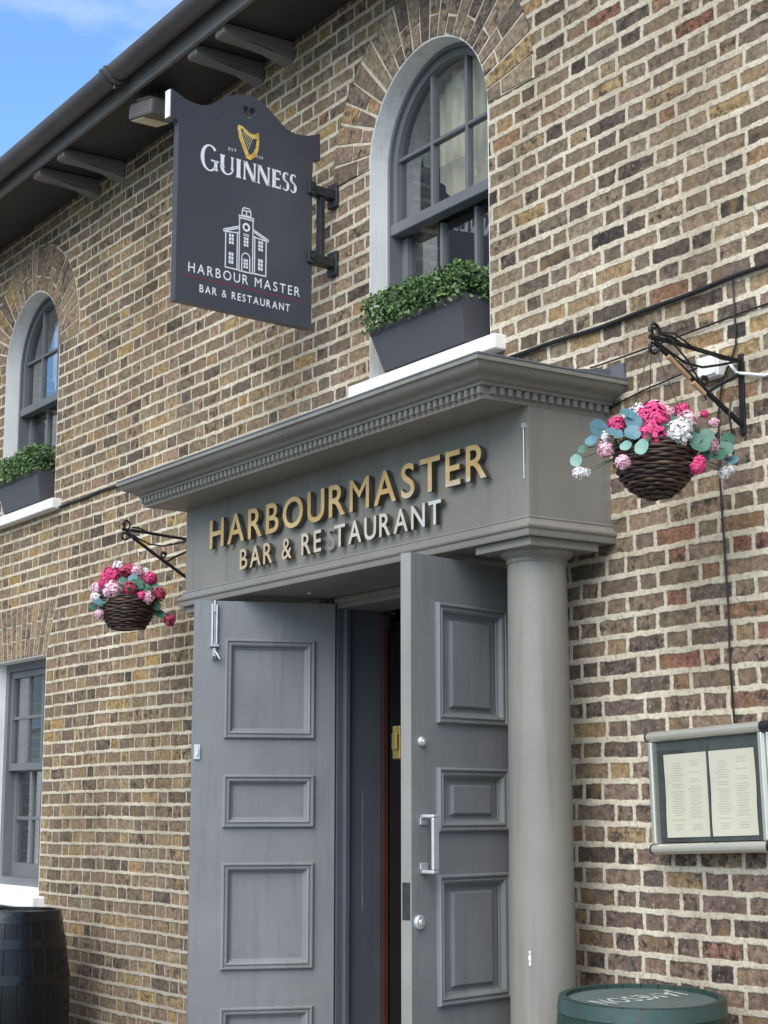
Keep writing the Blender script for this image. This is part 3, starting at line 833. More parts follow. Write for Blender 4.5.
bm = B(); box(bm, LW, LW + .002, -.040, -.006, 1.24, 1.36); box(bm, LW + .002, LW + .0035, -.032, -.014, 1.285, 1.31); obj('edge_plate', bm, M['steel'], dr)
bm = B(); box(bm, LW - .10, LW + .0035, -.082, -.047, 1.76, 1.87, .003); box(bm, LW + .003, LW + .016, -.075, -.053, 1.79, 1.845, .003); tube(bm, [(LW - .04, -.08, 1.82), (LW - .04, -.105, 1.82)], .014, 12); obj('rim_lock', bm, M['brass'], dr)
bm = B(); box(bm, LW + .0001, LW + .0012, -.0455, -.0005, .18, 2.448); obj('door_edge', bm, paint('pale_edge_paint', (.22, .218, .20), .5, .15, .6, dirtcol=(.2, .17, .12)), dr)
# scuffs of bare paint
bm = B()
for a, w_, h_ in ((0, .0060, .010), (.017, .0035, .006), (-.018, .0040, .008)):
    ph = R(-62); rr = .1079
    c = Vector((-4.425 + rr * math.cos(ph), -.207 + rr * math.sin(ph), 1.13 + a)); tx = Vector((-math.sin(ph), math.cos(ph), 0))
    n = 9
    bm.faces.new([bm.verts.new(c + tx * w_ * random.uniform(.75, 1.1) * math.cos(2 * math.pi * k / n) + Vector((0, 0, h_ * random.uniform(.75, 1.1) * math.sin(2 * math.pi * k / n))) + Vector((math.cos(ph), math.sin(ph), 0)) * .0006) for k in range(n)])
obj('paint_chip', bm, M['white'], por)
bm = B()
vs = [[bm.verts.new((-6.0512, .157 + .0015 * math.sin(k * 2.1) + q, 1.18 + k * .036)) for q in (0, random.uniform(.0012, .003))] for k in range(15)]
for a, b in zip(vs, vs[1:]): bm.faces.new((a[0], a[1], b[1], b[0]))
obj('paint_scratch', bm, M['blind_or_reflection'], pub)

# ------------------------------------------------------------------ hanging sign
sg = thing('hanging_sign', 'dark slate shaped pub sign with gold harp and white lettering on iron wall bracket', 'sign', (-6.0392, 0, 0), R(5))
# local: y = out from the wall (negative), z up, face towards +x
prof = [(-.822, 3.615), (-.143, 3.615), (-.143, 4.382), (-.098, 4.386), (-.098, 4.500)]
mid = -.478
half = [(.38, 4.508), (.35, 4.495), (.315, 4.482), (.275, 4.474), (.235, 4.474), (.20, 4.484), (.165, 4.505), (.125, 4.535), (.08, 4.562), (.04, 4.576), (.0, 4.580)]
outline = [(-.820, 3.615), (-.138, 3.615), (-.138, 4.372), (-.128, 4.384), (-.096, 4.384)] + [(mid + a, b) for a, b in half] + [(mid - a, b) for a, b in half[-2::-1]] + [(-.860, 4.384), (-.830, 4.384), (-.820, 4.372)]
hole = []
for k in range(20):
    a = 2 * math.pi * k / 20
    hole.append((mid + .005 + .036 * math.sin(a) * (1 - .12 * math.cos(a)), 4.505 + .024 * math.cos(a) - .010 * abs(math.sin(a)) * 0 + (.012 if abs(math.cos(a)) < .4 else 0)))
hole = [(mid + .004 + x, 4.507 + z) for x, z in [(0, .012), (.010, .024), (.024, .026), (.035, .014), (.034, -.002), (.022, -.018), (.006, -.028), (-.006, -.028), (-.022, -.018), (-.034, -.002), (-.035, .014), (-.024, .026), (-.010, .024)]]
bm = B(); holed_plate(bm, outline, [hole], 0., .036)
# xz sheet -> yz plate: (x,y,z) -> (0.018-y, x, z)
bmesh.ops.transform(bm, matrix=Matrix(((0, -1, 0, .018), (1, 0, 0, 0), (0, 0, 1, 0), (0, 0, 0, 1))), verts=bm.verts)
board = obj('board', recalc(bm), M['sign'], sg)
bm = B(); box(bm, -.0165, .0165, -.866, -.8605, 4.386, 4.503); obj('edge_cap', bm, M['white'], sg)
SX = .0186
def strokes(bm, segs, w, x=SX):
    for (a, b) in segs:
        a, b = Vector(a), Vector(b); d = b - a
        if d.length < 1e-6: continue
        nrm = Vector((-d.y, d.x)).normalized() * w / 2; e = d.normalized() * w * .3
        bm.faces.new([bm.verts.new((x, q.x, q.y)) for q in (a - e - nrm, b + e - nrm, b + e + nrm, a - e + nrm)])
def sign_text(txt, s0, s1, z0, h, track, bold, name='lettering', space=.33):
    ls = layout(txt, s1 - s0, h, track, space, bold); k = 0
    for word in txt.split():
        bm = B()
        for ch, me in ls[k:k + len(word)]:
            t = bmesh.new(); t.from_mesh(me); bpy.data.meshes.remove(me)
            merge(bm, t, Matrix(((0, 0, 1, SX), (1, 0, 0, s0), (0, 1, 0, z0), (0, 0, 0, 1))))
        k += len(word); obj(name, bm, M['logo'], board)
sign_text('HARBOUR MASTER', -.761, -.200, 3.747, .040, .22, .004, space=.40)
sign_text('BAR & RESTAURANT', -.705, -.252, 3.671, .031, .20, .012, space=.45)
sign_text("EST", -.575, -.535, 4.312, .013, .25, .0); sign_text('1759', -.440, -.400, 4.312, .013, .25, .0)
bm = B(); strokes(bm, [((-.79, 3.729), (-.198, 3.729))], .0045); obj('red_line', bm, M['redline'], board)
# serif wordmark built from its strokes: thick stems, thin joins, flared ends
def wordmark(s0, s1, z0):
    bm = B(); H = .082
    def poly(p): bm.faces.new([bm.verts.new((SX, a, b)) for a, b in p])
    def stem(x, w, za, zb, fl=.004):
        poly([(x - w / 2 - fl, za), (x + w / 2 + fl, za), (x + w / 2, za + .010), (x + w / 2, zb - .010), (x + w / 2 + fl, zb), (x - w / 2 - fl, zb), (x - w / 2, zb - .010), (x - w / 2, za + .010)])
    def diag(xa, za, xb, zb, w): poly([(xa - w / 2, za), (xa + w / 2, za), (xb + w / 2, zb), (xb - w / 2, zb)])
    def arc(cx, cz, rx, rz, a0, a1, wf, n=16):
        pts = []
        for k in range(n + 1):
            a = R(a0 + (a1 - a0) * k / n); w = wf(a)
            pts.append(((cx + rx * math.cos(a), cz + rz * math.sin(a)), (cx + (rx - w) * math.cos(a), cz + (rz - w * .8) * math.sin(a))))
        for p, q in zip(pts, pts[1:]): poly([p[0], q[0], q[1], p[1]])
    W = s1 - s0
    X = lambda f: s0 + W * f
    thick = lambda a: .007 + .011 * abs(math.cos(a))
    # G
    arc(X(.085), z0 + .052, .045, .058, 45, 320, thick); stem(X(.085) + .030, .016, z0 + .002, z0 + .046, .003)
    poly([(X(.085) + .006, z0 + .040), (X(.085) + .046, z0 + .040), (X(.085) + .046, z0 + .047), (X(.085) + .006, z0 + .047)])
    # U
    stem(X(.215), .018, z0 + .026, z0 + H); stem(X(.318), .009, z0 + .026, z0 + H)
    arc(X(.264), z0 + .032, .0338, .034, 180, 360, lambda a: .008 + .010 * max(0, -math.cos(a)))
    # I
    stem(X(.385), .019, z0, z0 + H)
    for a, b in ((.448, .555), (.598, .705)):
        stem(X(a), .008, z0, z0 + H); stem(X(b), .008, z0, z0 + H, .004); diag(X(a) + .002, z0 + H, X(b) - .001, z0, .020)
    # E
    stem(X(.765), .018, z0, z0 + H, .003)
    for za, l in ((z0, .036), (z0 + .038, .028), (z0 + H - .009, .034)):
        poly([(X(.765), za), (X(.765) + l, za), (X(.765) + l, za + .009), (X(.765), za + .009)])
    for l, za, zb in ((.034, z0, z0 + .020), (.032, z0 + H - .018, z0 + H)): poly([(X(.765) + l - .004, za), (X(.765) + l + .002, za), (X(.765) + l, zb), (X(.765) + l - .003, zb)])
    # S S
    for f in (.892, .974):
        c = X(f)
        arc(c, z0 + .061, .0180, .0225, 35, 255, lambda a: .007 + .007 * max(0, -math.cos(a)))
        arc(c, z0 + .0225, .0190, .0240, 215, 450, lambda a: .007 + .008 * max(0, math.cos(a)))
        diag(c - .010, z0 + .051, c + .010, z0 + .035, .015)
    return obj('wordmark', bm, M['logo'], board)
wordmark(-.708, -.228, 4.203)
# harp
bm = B()
def band(pts, ws, x=SX):
    L = []
    for i, p in enumerate(pts):
        a = Vector(pts[max(0, i - 1)]); b = Vector(pts[min(len(pts) - 1, i + 1)]); d = (b - a).normalized(); n = Vector((-d.y, d.x)) * ws[i] / 2
        L.append((Vector(p) + n, Vector(p) - n))
    for p, q in zip(L, L[1:]): bm.faces.new([bm.verts.new((x, v.x, v.y)) for v in (p[0], q[0], q[1], p[1])])
hc = -.473
band([(hc - .052, 4.428), (hc - .042, 4.385), (hc - .024, 4.345), (hc - .006, 4.312)], [.016, .018, .019, .020])
band([(hc - .056, 4.432), (hc - .034, 4.428), (hc - .010, 4.412), (hc + .016, 4.402), (hc + .044, 4.408)], [.010, .014, .017, .020, .022], SX + .0004)
band([(hc + .044, 4.424), (hc + .046, 4.392), (hc + .042, 4.352), (hc + .028, 4.322), (hc + .004, 4.304), (hc - .014, 4.308)], [.012, .013, .016, .020, .021, .016], SX + .0008)
obj('harp', bm, M['harp'], board)
bm = B()
for k in range(7):
    f = (k + 1) / 8
    strokes(bm, [((hc - .046 + .044 * f, 4.408 - .085 * f), (hc - .030 + .062 * f, 4.417 - .012 * f))], .0022, SX + .0012)
strokes(bm, [((hc - .052, 4.426), (hc - .008, 4.318)), ((hc - .05, 4.433), (hc - .006, 4.418))], .004, SX + .0016)
obj('harp_highlight', bm, M['harpd'], board)
# line drawing of a clock-tower building
bm = B(); c = -.480; S_ = []
def rect(a, b, z0, z1): return [((a, z0), (b, z0)), ((b, z0), (b, z1)), ((b, z1), (a, z1)), ((a, z1), (a, z0))]
S_ += rect(c - .034, c + .034, 3.800, 4.030) + [((c - .038, 4.032), (c + .038, 4.032)), ((c - .038, 4.040), (c + .038, 4.040))]
S_ += rect(c - .022, c + .022, 4.044, 4.066) + [((c - .022, 4.066), (c - .014, 4.078)), ((c - .014, 4.078), (c + .014, 4.078)), ((c + .014, 4.078), (c + .022, 4.066)), ((c, 4.044), (c, 4.066))]
for sg_ in (-1, 1):
    S_ += [((c + sg_ * .102, 3.800), (c + sg_ * .102, 3.955)), ((c + sg_ * .034, 3.802), (c + sg_ * .102, 3.802)), ((c + sg_ * .112, 3.955), (c + sg_ * .034, 3.985)), ((c + sg_ * .112, 3.963), (c + sg_ * .034, 3.993)), ((c + sg_ * .112, 3.955), (c + sg_ * .112, 3.963)), ((c + sg_ * .044, 3.808), (c + sg_ * .044, 3.965)), ((c + sg_ * .034, 3.962), (c + sg_ * .108, 3.955))]
pa = [(c - .020, 3.800), (c - .020, 3.862)] + [(c + .020 * math.cos(R(180 - k * 22.5)), 3.862 + .020 * math.sin(R(180 - k * 22.5))) for k in range(9)] + [(c + .020, 3.800)]
S_ += list(zip(pa, pa[1:]))
strokes(bm, S_, .0052)
def blk(a, b, z0, z1): bm.faces.new([bm.verts.new((SX, u, v)) for u, v in ((a, z0), (b, z0), (b, z1), (a, z1))])
for cx_, z0, w_, h_ in ((c - .074, 3.905, .026, .046), (c + .074, 3.905, .026, .046), (c, 3.910, .026, .042), (c - .074, 3.820, .026, .052), (c + .074, 3.820, .026, .052), (c, 3.815, .024, .042)):
    for i in range(2):
        for j in range(3):
            blk(cx_ - w_ / 2 + i * w_ / 2 + .0015, cx_ - w_ / 2 + (i + 1) * w_ / 2 - .0015, z0 + j * h_ / 3 + .0015, z0 + (j + 1) * h_ / 3 - .0015)
n = 20
for k in range(n):
    a0, a1 = 2 * math.pi * k / n, 2 * math.pi * (k + 1) / n
    bm.faces.new([bm.verts.new((SX, c + r * math.cos(a), 3.995 + r * math.sin(a))) for r, a in ((.019, a0), (.019, a1), (.010, a1), (.010, a0))])
strokes(bm, [((c - .014, 3.964), (c + .014, 3.964)), ((c - .014, 3.957), (c + .014, 3.957))], .003)
obj('building_drawing', bm, M['logo'], board)
# bracket
bm = B()
for z in (4.245, 3.935):
    box(bm, -.026, .026, -.150, -.020, z - .020, z + .020, .004)
    box(bm, -.034, .034, -.019, -.001, z - .055, z + .055, .004)
    box(bm, .019, .034, -.165, -.125, z - .028, z + .028, .004)
    tube(bm, [(.03, -.145, z), (.042, -.145, z)], .011, 8); tube(bm, [(.0, -.145, z + .02), (.0, -.145, z + .055)], .012, 8)
box(bm, -.016, .016, -.092, -.066, 3.956, 4.224, .003)
obj('bracket', bm, M['steel'], sg)

# ------------------------------------------------------------------ floodlight under the eaves
fl = thing('floodlight', 'small box floodlight with pale lens fixed under the eaves', 'light', (-7.30, -.26, 5.114))
bm = B(); box(bm, -.10, .16, -.10, .07, -.135, -.055, .012)
for k in range(7): box(bm, -.02 + .022 * k, -.012 + .022 * k, -.095, .065, -.0548, -.040)
bmesh.ops.transform(bm, matrix=Matrix.Rotation(R(12), 4, 'Y'), verts=bm.verts); obj('body', bm, M['lampbody'], fl)
bm = B(); box(bm, -.085, .06, -.085, .055, -.1405, -.1355, .002); bmesh.ops.transform(bm, matrix=Matrix.Rotation(R(12), 4, 'Y'), verts=bm.verts); obj('lens', bm, M['lamplens'], fl)
bm = B(); box(bm, -.01, .05, -.03, .01, -.05, -.001, .004); obj('mount', bm, M['eaves'], fl)

# ------------------------------------------------------------------ window troughs and hedges
def trough(cx, label, hlabel):
    t = thing('planter', label, 'planter', (cx, 0, SILLZ + .0005), 0, 'window sill troughs')
    bm = B()
    h = .195
    def ring(x0, x1, y0, y1, z): return [bm.verts.new(q) for q in ((x0, y0, z), (x1, y0, z), (x1, y1, z), (x0, y1, z))]
    x0, x1 = -.30, .345
    rs = [ring(x0 + .065, x1 - .02, -.050, .050, .004), ring(x0 + .010, x1 - .003, -.080, .078, h - .032), ring(x0 + .008, x1 - .002, -.083, .080, h - .030), ring(x0, x1, -.086, .082, h), ring(x0 + .014, x1 - .014, -.072, .068, h), ring(x0 + .016, x1 - .016, -.070, .066, h - .02)]
    for a, b in zip(rs, rs[1:]):
        for k in range(4): bm.faces.new((a[k], a[(k + 1) % 4], b[(k + 1) % 4], b[k]))
    bm.faces.new(rs[0][::-1]); recalc(bm)
    bmesh.ops.bevel(bm, geom=[e for e in bm.edges if e.calc_face_angle(0) > .5], offset=.004, segments=2, affect='EDGES')
    obj('trough', bm, M['planter'], t, angle=40)
    bm = B(); bm.faces.new([bm.verts.new((a, b, h - .018)) for a, b in ((x0 + .015, -.072), (x1 - .015, -.072), (x1 - .015, .068), (x0 + .015, .068))]); obj('soil', bm, M['soil'], t)
    hd = thing('box_hedge', hlabel, 'plant', (cx, 0, SILLZ + h - .015), 0, 'clipped hedges in the window troughs')
    rnd = random.Random(int(abs(cx) * 100))
    bm = B(); n = 9
    box(bm, x0 + .05, x1 - .03, -.06, .055, .0, .10, .02); obj('shade_core', bm, M['hedgecore'], hd)  # plain block painted near-black for the shade among the leaves
    bm = B()
    bumps = [(rnd.uniform(x0, x1), rnd.uniform(-.1, .09), rnd.uniform(.02, .05)) for _ in range(26)]
    for k in range(9500):
        x = rnd.uniform(x0 - .016, x1 + .014); y = rnd.uniform(-.120, .085); z = rnd.uniform(-.012, .165)
        lim = .138
        for bx, by, br in bumps: lim = max(lim, .138 + br * .75 * max(0, 1 - ((x - bx) ** 2 + (y - by) ** 2) / (br * 1.6) ** 2))
        ex = max(0, abs(x - (x0 + x1) / 2) - .31) / .035; ey = max(0, abs(y + .02) - .075) / .035; ez = max(0, z - (lim - .035)) / .035; eb = max(0, .02 - z) / .03
        if ex * ex + ey * ey + ez * ez + eb * eb > 1.02 + rnd.uniform(-.45, .22): continue
        inner = ex + ey + ez
        if inner < .15 and rnd.random() < .6: continue
        L = rnd.uniform(.0065, .0115); W = L * rnd.uniform(.5, .65)
        nrm = Vector((rnd.gauss(0, .5) + ex * (1 if x > 0 else -1), rnd.gauss(0, .5) - .5, rnd.gauss(.4, .5))).normalized()
        d = nrm.orthogonal().normalized(); d = (Matrix.Rotation(rnd.uniform(0, 6.28), 3, nrm) @ d); s_ = nrm.cross(d)
        c = Vector((x, y, z))
        bm.faces.new([bm.verts.new(q) for q in (c - d * L, c - d * L * .2 + s_ * W + nrm * .001, c + d * L * .55 + s_ * W * .75, c + d * L, c + d * L * .55 - s_ * W * .75, c - d * L * .2 - s_ * W + nrm * .001)])
    obj('leaves', bm, M['hedge'], hd)
trough(WIN[0][0], 'charcoal trough on the white sill above the doorway', 'clipped green box hedge in the trough above the doorway')
trough(WIN[1][0], 'charcoal trough on the upper left window sill', 'clipped green box hedge in the upper left window trough')

# ------------------------------------------------------------------ basket brackets
def bracket(loc, label, cane):
    t = thing('basket_bracket', label, 'bracket', loc, 0, 'iron hanging basket brackets')
    # local: z=0 at the top of the wall bar, arm along -y
    bm = B(); box(bm, -.011, .011, -.008, -.0005, -.245, .012, .002)
    for z in (-.03, -.21): tube(bm, [(0, -.008, z), (0, -.014, z)], .007, 8)
    obj('wall_bar', bm, M['iron'], t)
    bm = B(); tube(bm, [(0, -.008, -.012), (0, -.13, -.006), (0, -.27, .004), (0, -.385, .008)], .0075, 8)
    obj('arm', bm, M['iron'], t)
    bm = B(); tube(bm, [(0, -.010, -.215), (0, -.20, -.105), (0, -.365, -.006)], .0085, 8)
    obj('brace', bm, M['iron'], t)
    bm = B()
    tube(bm, [(0, -.385 - .022 * math.cos(a) * (1 - a / 14) + .022 - .0, .010 + .028 * math.sin(a) * (1 - a / 14) + .016) for a in [k * .35 for k in range(24)]], .0055, 6)
    tube(bm, [(0, -.372 + .026 * math.sin(a) * (1 - a / 12), -.022 + .026 * math.cos(a) * (1 - a / 12)) for a in [k * .35 for k in range(20)]], .005, 6)
    tube(bm, [(0, -.365, .0), (0, -.30, -.030), (0, -.24, -.052), (0, -.17, -.055), (0, -.09, -.035), (0, -.02, -.014)], .0042, 6)
    tube(bm, [(0, -.335, .022), (0, -.30, .022), (0, -.26, .008)], .0042, 6)
    tube(bm, [(0, -.15, -.13), (0, -.10, -.10), (0, -.05, -.075), (0, -.01, -.05)], .0055, 6)
    tube(bm, [(0, -.165 + .016 * math.cos(a) * (1 - a / 16), -.098 + .016 * math.sin(a) * (1 - a / 16)) for a in [k * .4 for k in range(22)]], .005, 6)
    obj('scrollwork', bm, M['iron'], t)
    if cane:
        bm = B()
        for f0, f1 in ((.10, .47), (.54, .74)):
            P = lambda f: Vector((.010, -.345 + .23 * f, -.018 - .152 * f - .012))
            tube(bm, [P(f0), P((f0 + f1) / 2), P(f1)], .0075, 8)
        obj('cane', bm, M['tan'], t)
        bm = B()
        tube(bm, [(.011, -.36, .03), (.013, -.31, .004), (.012, -.24, -.05), (.012, -.20, -.10), (.012, -.17, -.16)], .0032, 6)
        tube(bm, [(.013, -.36, .02), (.013, -.30, .03), (.012, -.22, -.002), (.010, -.10, -.02), (.012, -.02, -.022)], .0030, 6)
        tube(bm, [(.012, -.06, -.13), (.012, -.075, -.19), (.006, -.06, -.25), (.0, -.05, -.32)], .0034, 6)
        obj('loose_cord', bm, M['cable'], t)
    return t
bracket((-3.655, 0, 2.985), 'black iron basket bracket with tan cane on the right brick wall', True)
bracket((-7.305, 0, 2.895), 'thin black scrolled basket bracket left of the doorway fascia', False)

# ------------------------------------------------------------------ hanging baskets
RV = Vector((.5586, .8295, 0)); CV = Vector((.8295, -.5586, 0)); UP = Vector((0, 0, 1))   # across, towards the street, up
def bloom_mesh(seed, m):
    rnd = random.Random(seed); bm = B()
    for k in range(340):
        v = Vector((rnd.gauss(0, 1), rnd.gauss(0, 1), rnd.gauss(0, 1))).normalized()
        r = rnd.uniform(.60, 1.04)
        t1 = v.orthogonal().normalized(); t1 = Matrix.Rotation(rnd.uniform(0, 6.28), 3, v) @ t1; t2 = v.cross(t1)
        tilt = v * rnd.uniform(.1, .5)
        c = v * r; w = rnd.uniform(.10, .18); h = rnd.uniform(.10, .18)
        a = c - t1 * w - t2 * h; b = c + t1 * w - t2 * h; d = c + t1 * w * 1.2 + (t2 + tilt) * h; e = c - t1 * w * 1.2 + (t2 + tilt) * h; m_ = c + (t2 + tilt) * h * 1.35 + v * .05
        V = [bm.verts.new(q) for q in (a, b, d, m_, e)]; bm.faces.new(V)
    bmesh.ops.create_icosphere(bm, subdivisions=1, radius=.6)
    me = bpy.data.meshes.new('flower'); bm.to_mesh(me); bm.free(); me.materials.append(m); return me
BL = {c: bloom_mesh(i + 3, M[c]) for i, c in enumerate(('hotpink', 'palepink', 'whitepetal', 'crimson'))}
def leaf_mesh(m):
    bm = B(); n = 14; c = bm.verts.new((0, 0, -.10)); ring = []; mid_ = []
    for k in range(n):
        a = 2 * math.pi * k / n
        mid_.append(bm.verts.new((.55 * math.cos(a), .55 * math.sin(a), -.05 + .03 * math.cos(3 * a))))
        ring.append(bm.verts.new((math.cos(a) * (1 + .05 * math.sin(2.3 * k)), math.sin(a) * (1 + .05 * math.cos(1.7 * k)), .06 * math.sin(2 * a))))
    for k in range(n):
        bm.faces.new((c, mid_[k], mid_[(k + 1) % n])); bm.faces.new((mid_[k], ring[k], ring[(k + 1) % n], mid_[(k + 1) % n]))
    me = bpy.data.meshes.new('leaf'); bm.to_mesh(me); bm.free(); me.materials.append(m)
    me.polygons.foreach_set('use_smooth', [True] * len(me.polygons)); return me
LF = {c: leaf_mesh(M[c]) for c in ('eucalypt', 'mint', 'teal')}

def basket(loc, label, rx, depth, flatb, tilt, blooms, leaves, scale, tipz, seed):
    """loc = rim centre; blooms (px across, px up, px towards street, px radius, colour) in photo-sized units of `scale` metres"""
    rnd = random.Random(seed)
    t = thing('hanging_basket', label, 'basket', loc, 0, 'flower hanging baskets')
    bm = B(); hi = B()
    rows = 17
    for k in range(rows):
        f = k / (rows - 1)
        z = -depth * f
        r = rx * (1 - (f ** 2.3) * (1 - flatb)) if flatb else rx * math.sqrt(max(.02, 1 - (f * .97) ** 2.2))
        pts = []
        n = 72; ph = rnd.uniform(0, 6.28)
        for j in range(n + 1):
            a = 2 * math.pi * j / n
            w = .0040 * math.cos(9 * a + k * math.pi + .2 * k) + rnd.uniform(-.0007, .0007)
            pts.append((math.cos(a) * (r + w), math.sin(a) * (r + w), z + .0022 * math.sin(3 * a + ph) + tilt * math.cos(a) * r))
        pts[-1] = pts[0]
        tube(bm if k % 5 != 2 else hi, pts, depth / rows * .62, 5, False)
    # inner shell and bottom so nothing shows through
    prof = []
    for k in range(9):
        f = k / 8; r = rx * (1 - (f ** 2.3) * (1 - flatb)) if flatb else rx * math.sqrt(max(.0, 1 - (f * .97) ** 2.2))
        prof.append((max(.001, r - .004), -depth * f))
    sh = B(); lathe(sh, prof + [(0, -depth)], (0, 0, 0), 30)
    for v in sh.verts: v.co.z += tilt * v.co.x
    merge(bm, sh)
    bk = obj('wicker_bowl', bm, M['wicker'], t, True); obj('pale_strands', hi, M['wickerhi'], bk, True)
    bm = B(); lathe(bm, [(rx * .97, -.012), (rx * .5, .006), (0, .014)], (0, 0, 0), 24); obj('moss', bm, M['soil'], t)
    # three wires
    bm = B(); tip = Vector((0, 0, tipz - loc[2]))
    for k in range(3):
        a = 2 * math.pi * k / 3 + .5
        q = Vector((math.cos(a) * rx, math.sin(a) * rx, 0)); tube(bm, [tip, tip.lerp(q, .5) + Vector((0, 0, -.004)), q], .0013, 5)
    tube(bm, [tip, tip + Vector((0, 0, .03))], .002, 5); obj('wire', bm, M['wire'], t)
    st = B()
    for u, v, w, r, c in blooms:
        p = (RV * u + UP * v + CV * w) * scale
        o = link('flower', BL[c], None, t); o.location = p; o.scale = (r * scale,) * 3
        o.rotation_euler = (rnd.uniform(0, 6), rnd.uniform(0, 6), rnd.uniform(0, 6))
        tube(st, [(p.x * .25, p.y * .25, -.01), (p.x * .75, p.y * .75, p.z * .75 + .005), tuple(p)], .0017, 5)
    for u, v, w, r, c in leaves:
        p = (RV * u + UP * v + CV * w) * scale
        o = link('leaf', LF[c], None, t); o.location = p; o.scale = (r * scale * rnd.uniform(.75, 1.0), r * scale * rnd.uniform(.65, .9), r * scale)
        nrm = (CV * 1. + UP * rnd.uniform(.0, 1.1) + RV * rnd.uniform(-.9, .9)).normalized()
        o.rotation_euler = nrm.to_track_quat('Z', 'Y').to_euler()
        tube(st, [(p.x * .3, p.y * .3, -.005), (p.x * .7, p.y * .7, p.z * .6 + .01), tuple(p - nrm * .003)], .0015, 5)
    obj('stems', st, M['stem'], t)
    fo = B()
    for k in range(260):      # small dark filler foliage between the blooms and trailing over the rim
        a = rnd.uniform(0, 6.28); q = rx * rnd.uniform(.3, 1.15); c = Vector((math.cos(a) * q, math.sin(a) * q, rnd.uniform(-.028, .05) * (1.3 - q / rx * .5) + .012))
        nv = Vector((rnd.gauss(0, .6) + math.cos(a), rnd.gauss(0, .6) + math.sin(a), rnd.gauss(.5, .5))).normalized(); d = Matrix.Rotation(rnd.uniform(0, 6.28), 3, nv) @ nv.orthogonal().normalized(); e = nv.cross(d); L = rnd.uniform(.008, .017)
        fo.faces.new([fo.verts.new(v) for v in (c - d * L, c - d * L * .2 + e * L * .55, c + d * L * .6 + e * L * .4, c + d * L, c + d * L * .6 - e * L * .4, c - d * L * .2 - e * L * .55)])
    obj('filler_foliage', fo, M['filler'], t)
    return t
basket((-3.657, -.375, 2.655), 'larger basket with big blue-green leaves hanging against the right wall', .122, .150, 0, .0,
       [(-3, 27, 8, 15, 'hotpink'), (-8, 6, 30, 13, 'hotpink'), (-1, 20, 24, 10, 'hotpink'), (-38, 17, 18, 9, 'hotpink'), (-20, 29, 0, 10, 'whitepetal'), (2, 37, -8, 11, 'palepink'), (17, 7, 30, 13, 'whitepetal'), (24, 14, 22, 10, 'whitepetal'),
        (31, 25, 4, 10, 'palepink'), (28, 37, -8, 8, 'hotpink'), (36, 33, -14, 6, 'hotpink'), (-51, 6, 14, 8, 'whitepetal'), (-50, -7, 22, 8, 'palepink'), (-37, -23, 42, 7, 'palepink'), (-76, -30, 26, 6, 'whitepetal'), (-70, -30, 26, 5, 'whitepetal'),
        (34, -26, 34, 7, 'hotpink'), (36, -20, 33, 6, 'hotpink'), (50, 0, 8, 9, 'palepink'), (50, 35, -10, 4, 'hotpink'), (58, 25, -4, 5, 'palepink'), (64, -26, 6, 6, 'whitepetal'), (70, -22, 2, 5, 'whitepetal'), (12, 33, 0, 8, 'palepink'), (-12, 38, -12, 8, 'whitepetal')],
       [(-56, 14, 22, 11, 'eucalypt'), (-28, 27, 26, 11, 'eucalypt'), (-24, 18, 30, 10, 'eucalypt'), (-42, 8, 30, 11, 'eucalypt'), (-26, 7, 36, 11, 'eucalypt'), (-64, 2, 24, 8, 'eucalypt'), (-34, -7, 42, 7, 'mint'), (-20, -9, 46, 9, 'mint'), (-78, -17, 22, 7, 'mint'), (-72, -6, 22, 6, 'teal'),
        (12, 27, 6, 9, 'teal'), (30, 2, 30, 10, 'teal'), (44, 6, 22, 11, 'teal'), (37, -4, 34, 11, 'teal'), (66, -2, 6, 9, 'teal'), (72, -12, 2, 9, 'eucalypt'), (58, -10, 14, 8, 'teal'), (42, -14, 28, 8, 'teal'), (70, 8, -2, 8, 'teal'), (-12, 14, 34, 9, 'teal'), (6, 12, 32, 8, 'teal')],
       .00312, 2.985, 5)
basket((-7.275, -.36, 2.570), 'smaller brown basket of pink flowers hanging left of the doorway', .130, .140, .60, .0,
       [(-17, 22, 6, 10, 'hotpink'), (-12, 6, 22, 10, 'palepink'), (-30, 9, 8, 7, 'palepink'), (-31, 0, 10, 6, 'whitepetal'), (4, 7, 22, 8, 'crimson'), (-1, 29, -4, 8, 'crimson'), (-12, 34, -8, 6, 'whitepetal'), (23, 20, 4, 7, 'hotpink'), (22, -1, 18, 7, 'palepink'),
        (32, 4, 6, 7, 'crimson'), (16, 27, -6, 6, 'whitepetal'), (-26, -18, 16, 5, 'palepink'), (43, -22, -2, 6, 'crimson'), (8, 28, -2, 7, 'palepink'), (17, 0, 22, 5, 'hotpink'), (-22, 14, 16, 6, 'hotpink')],
       [(11, 13, 16, 9, 'teal'), (18, 8, 16, 8, 'teal'), (-25, -6, 18, 7, 'eucalypt'), (-21, -4, 20, 6, 'teal'), (-4, 15, 14, 7, 'teal'), (5, 20, 6, 7, 'eucalypt'), (28, 10, 8, 7, 'teal'), (33, -16, 4, 7, 'teal'), (30, -8, 8, 7, 'teal'), (-34, -10, 10, 5, 'teal')],
       .0046, 2.90, 9)

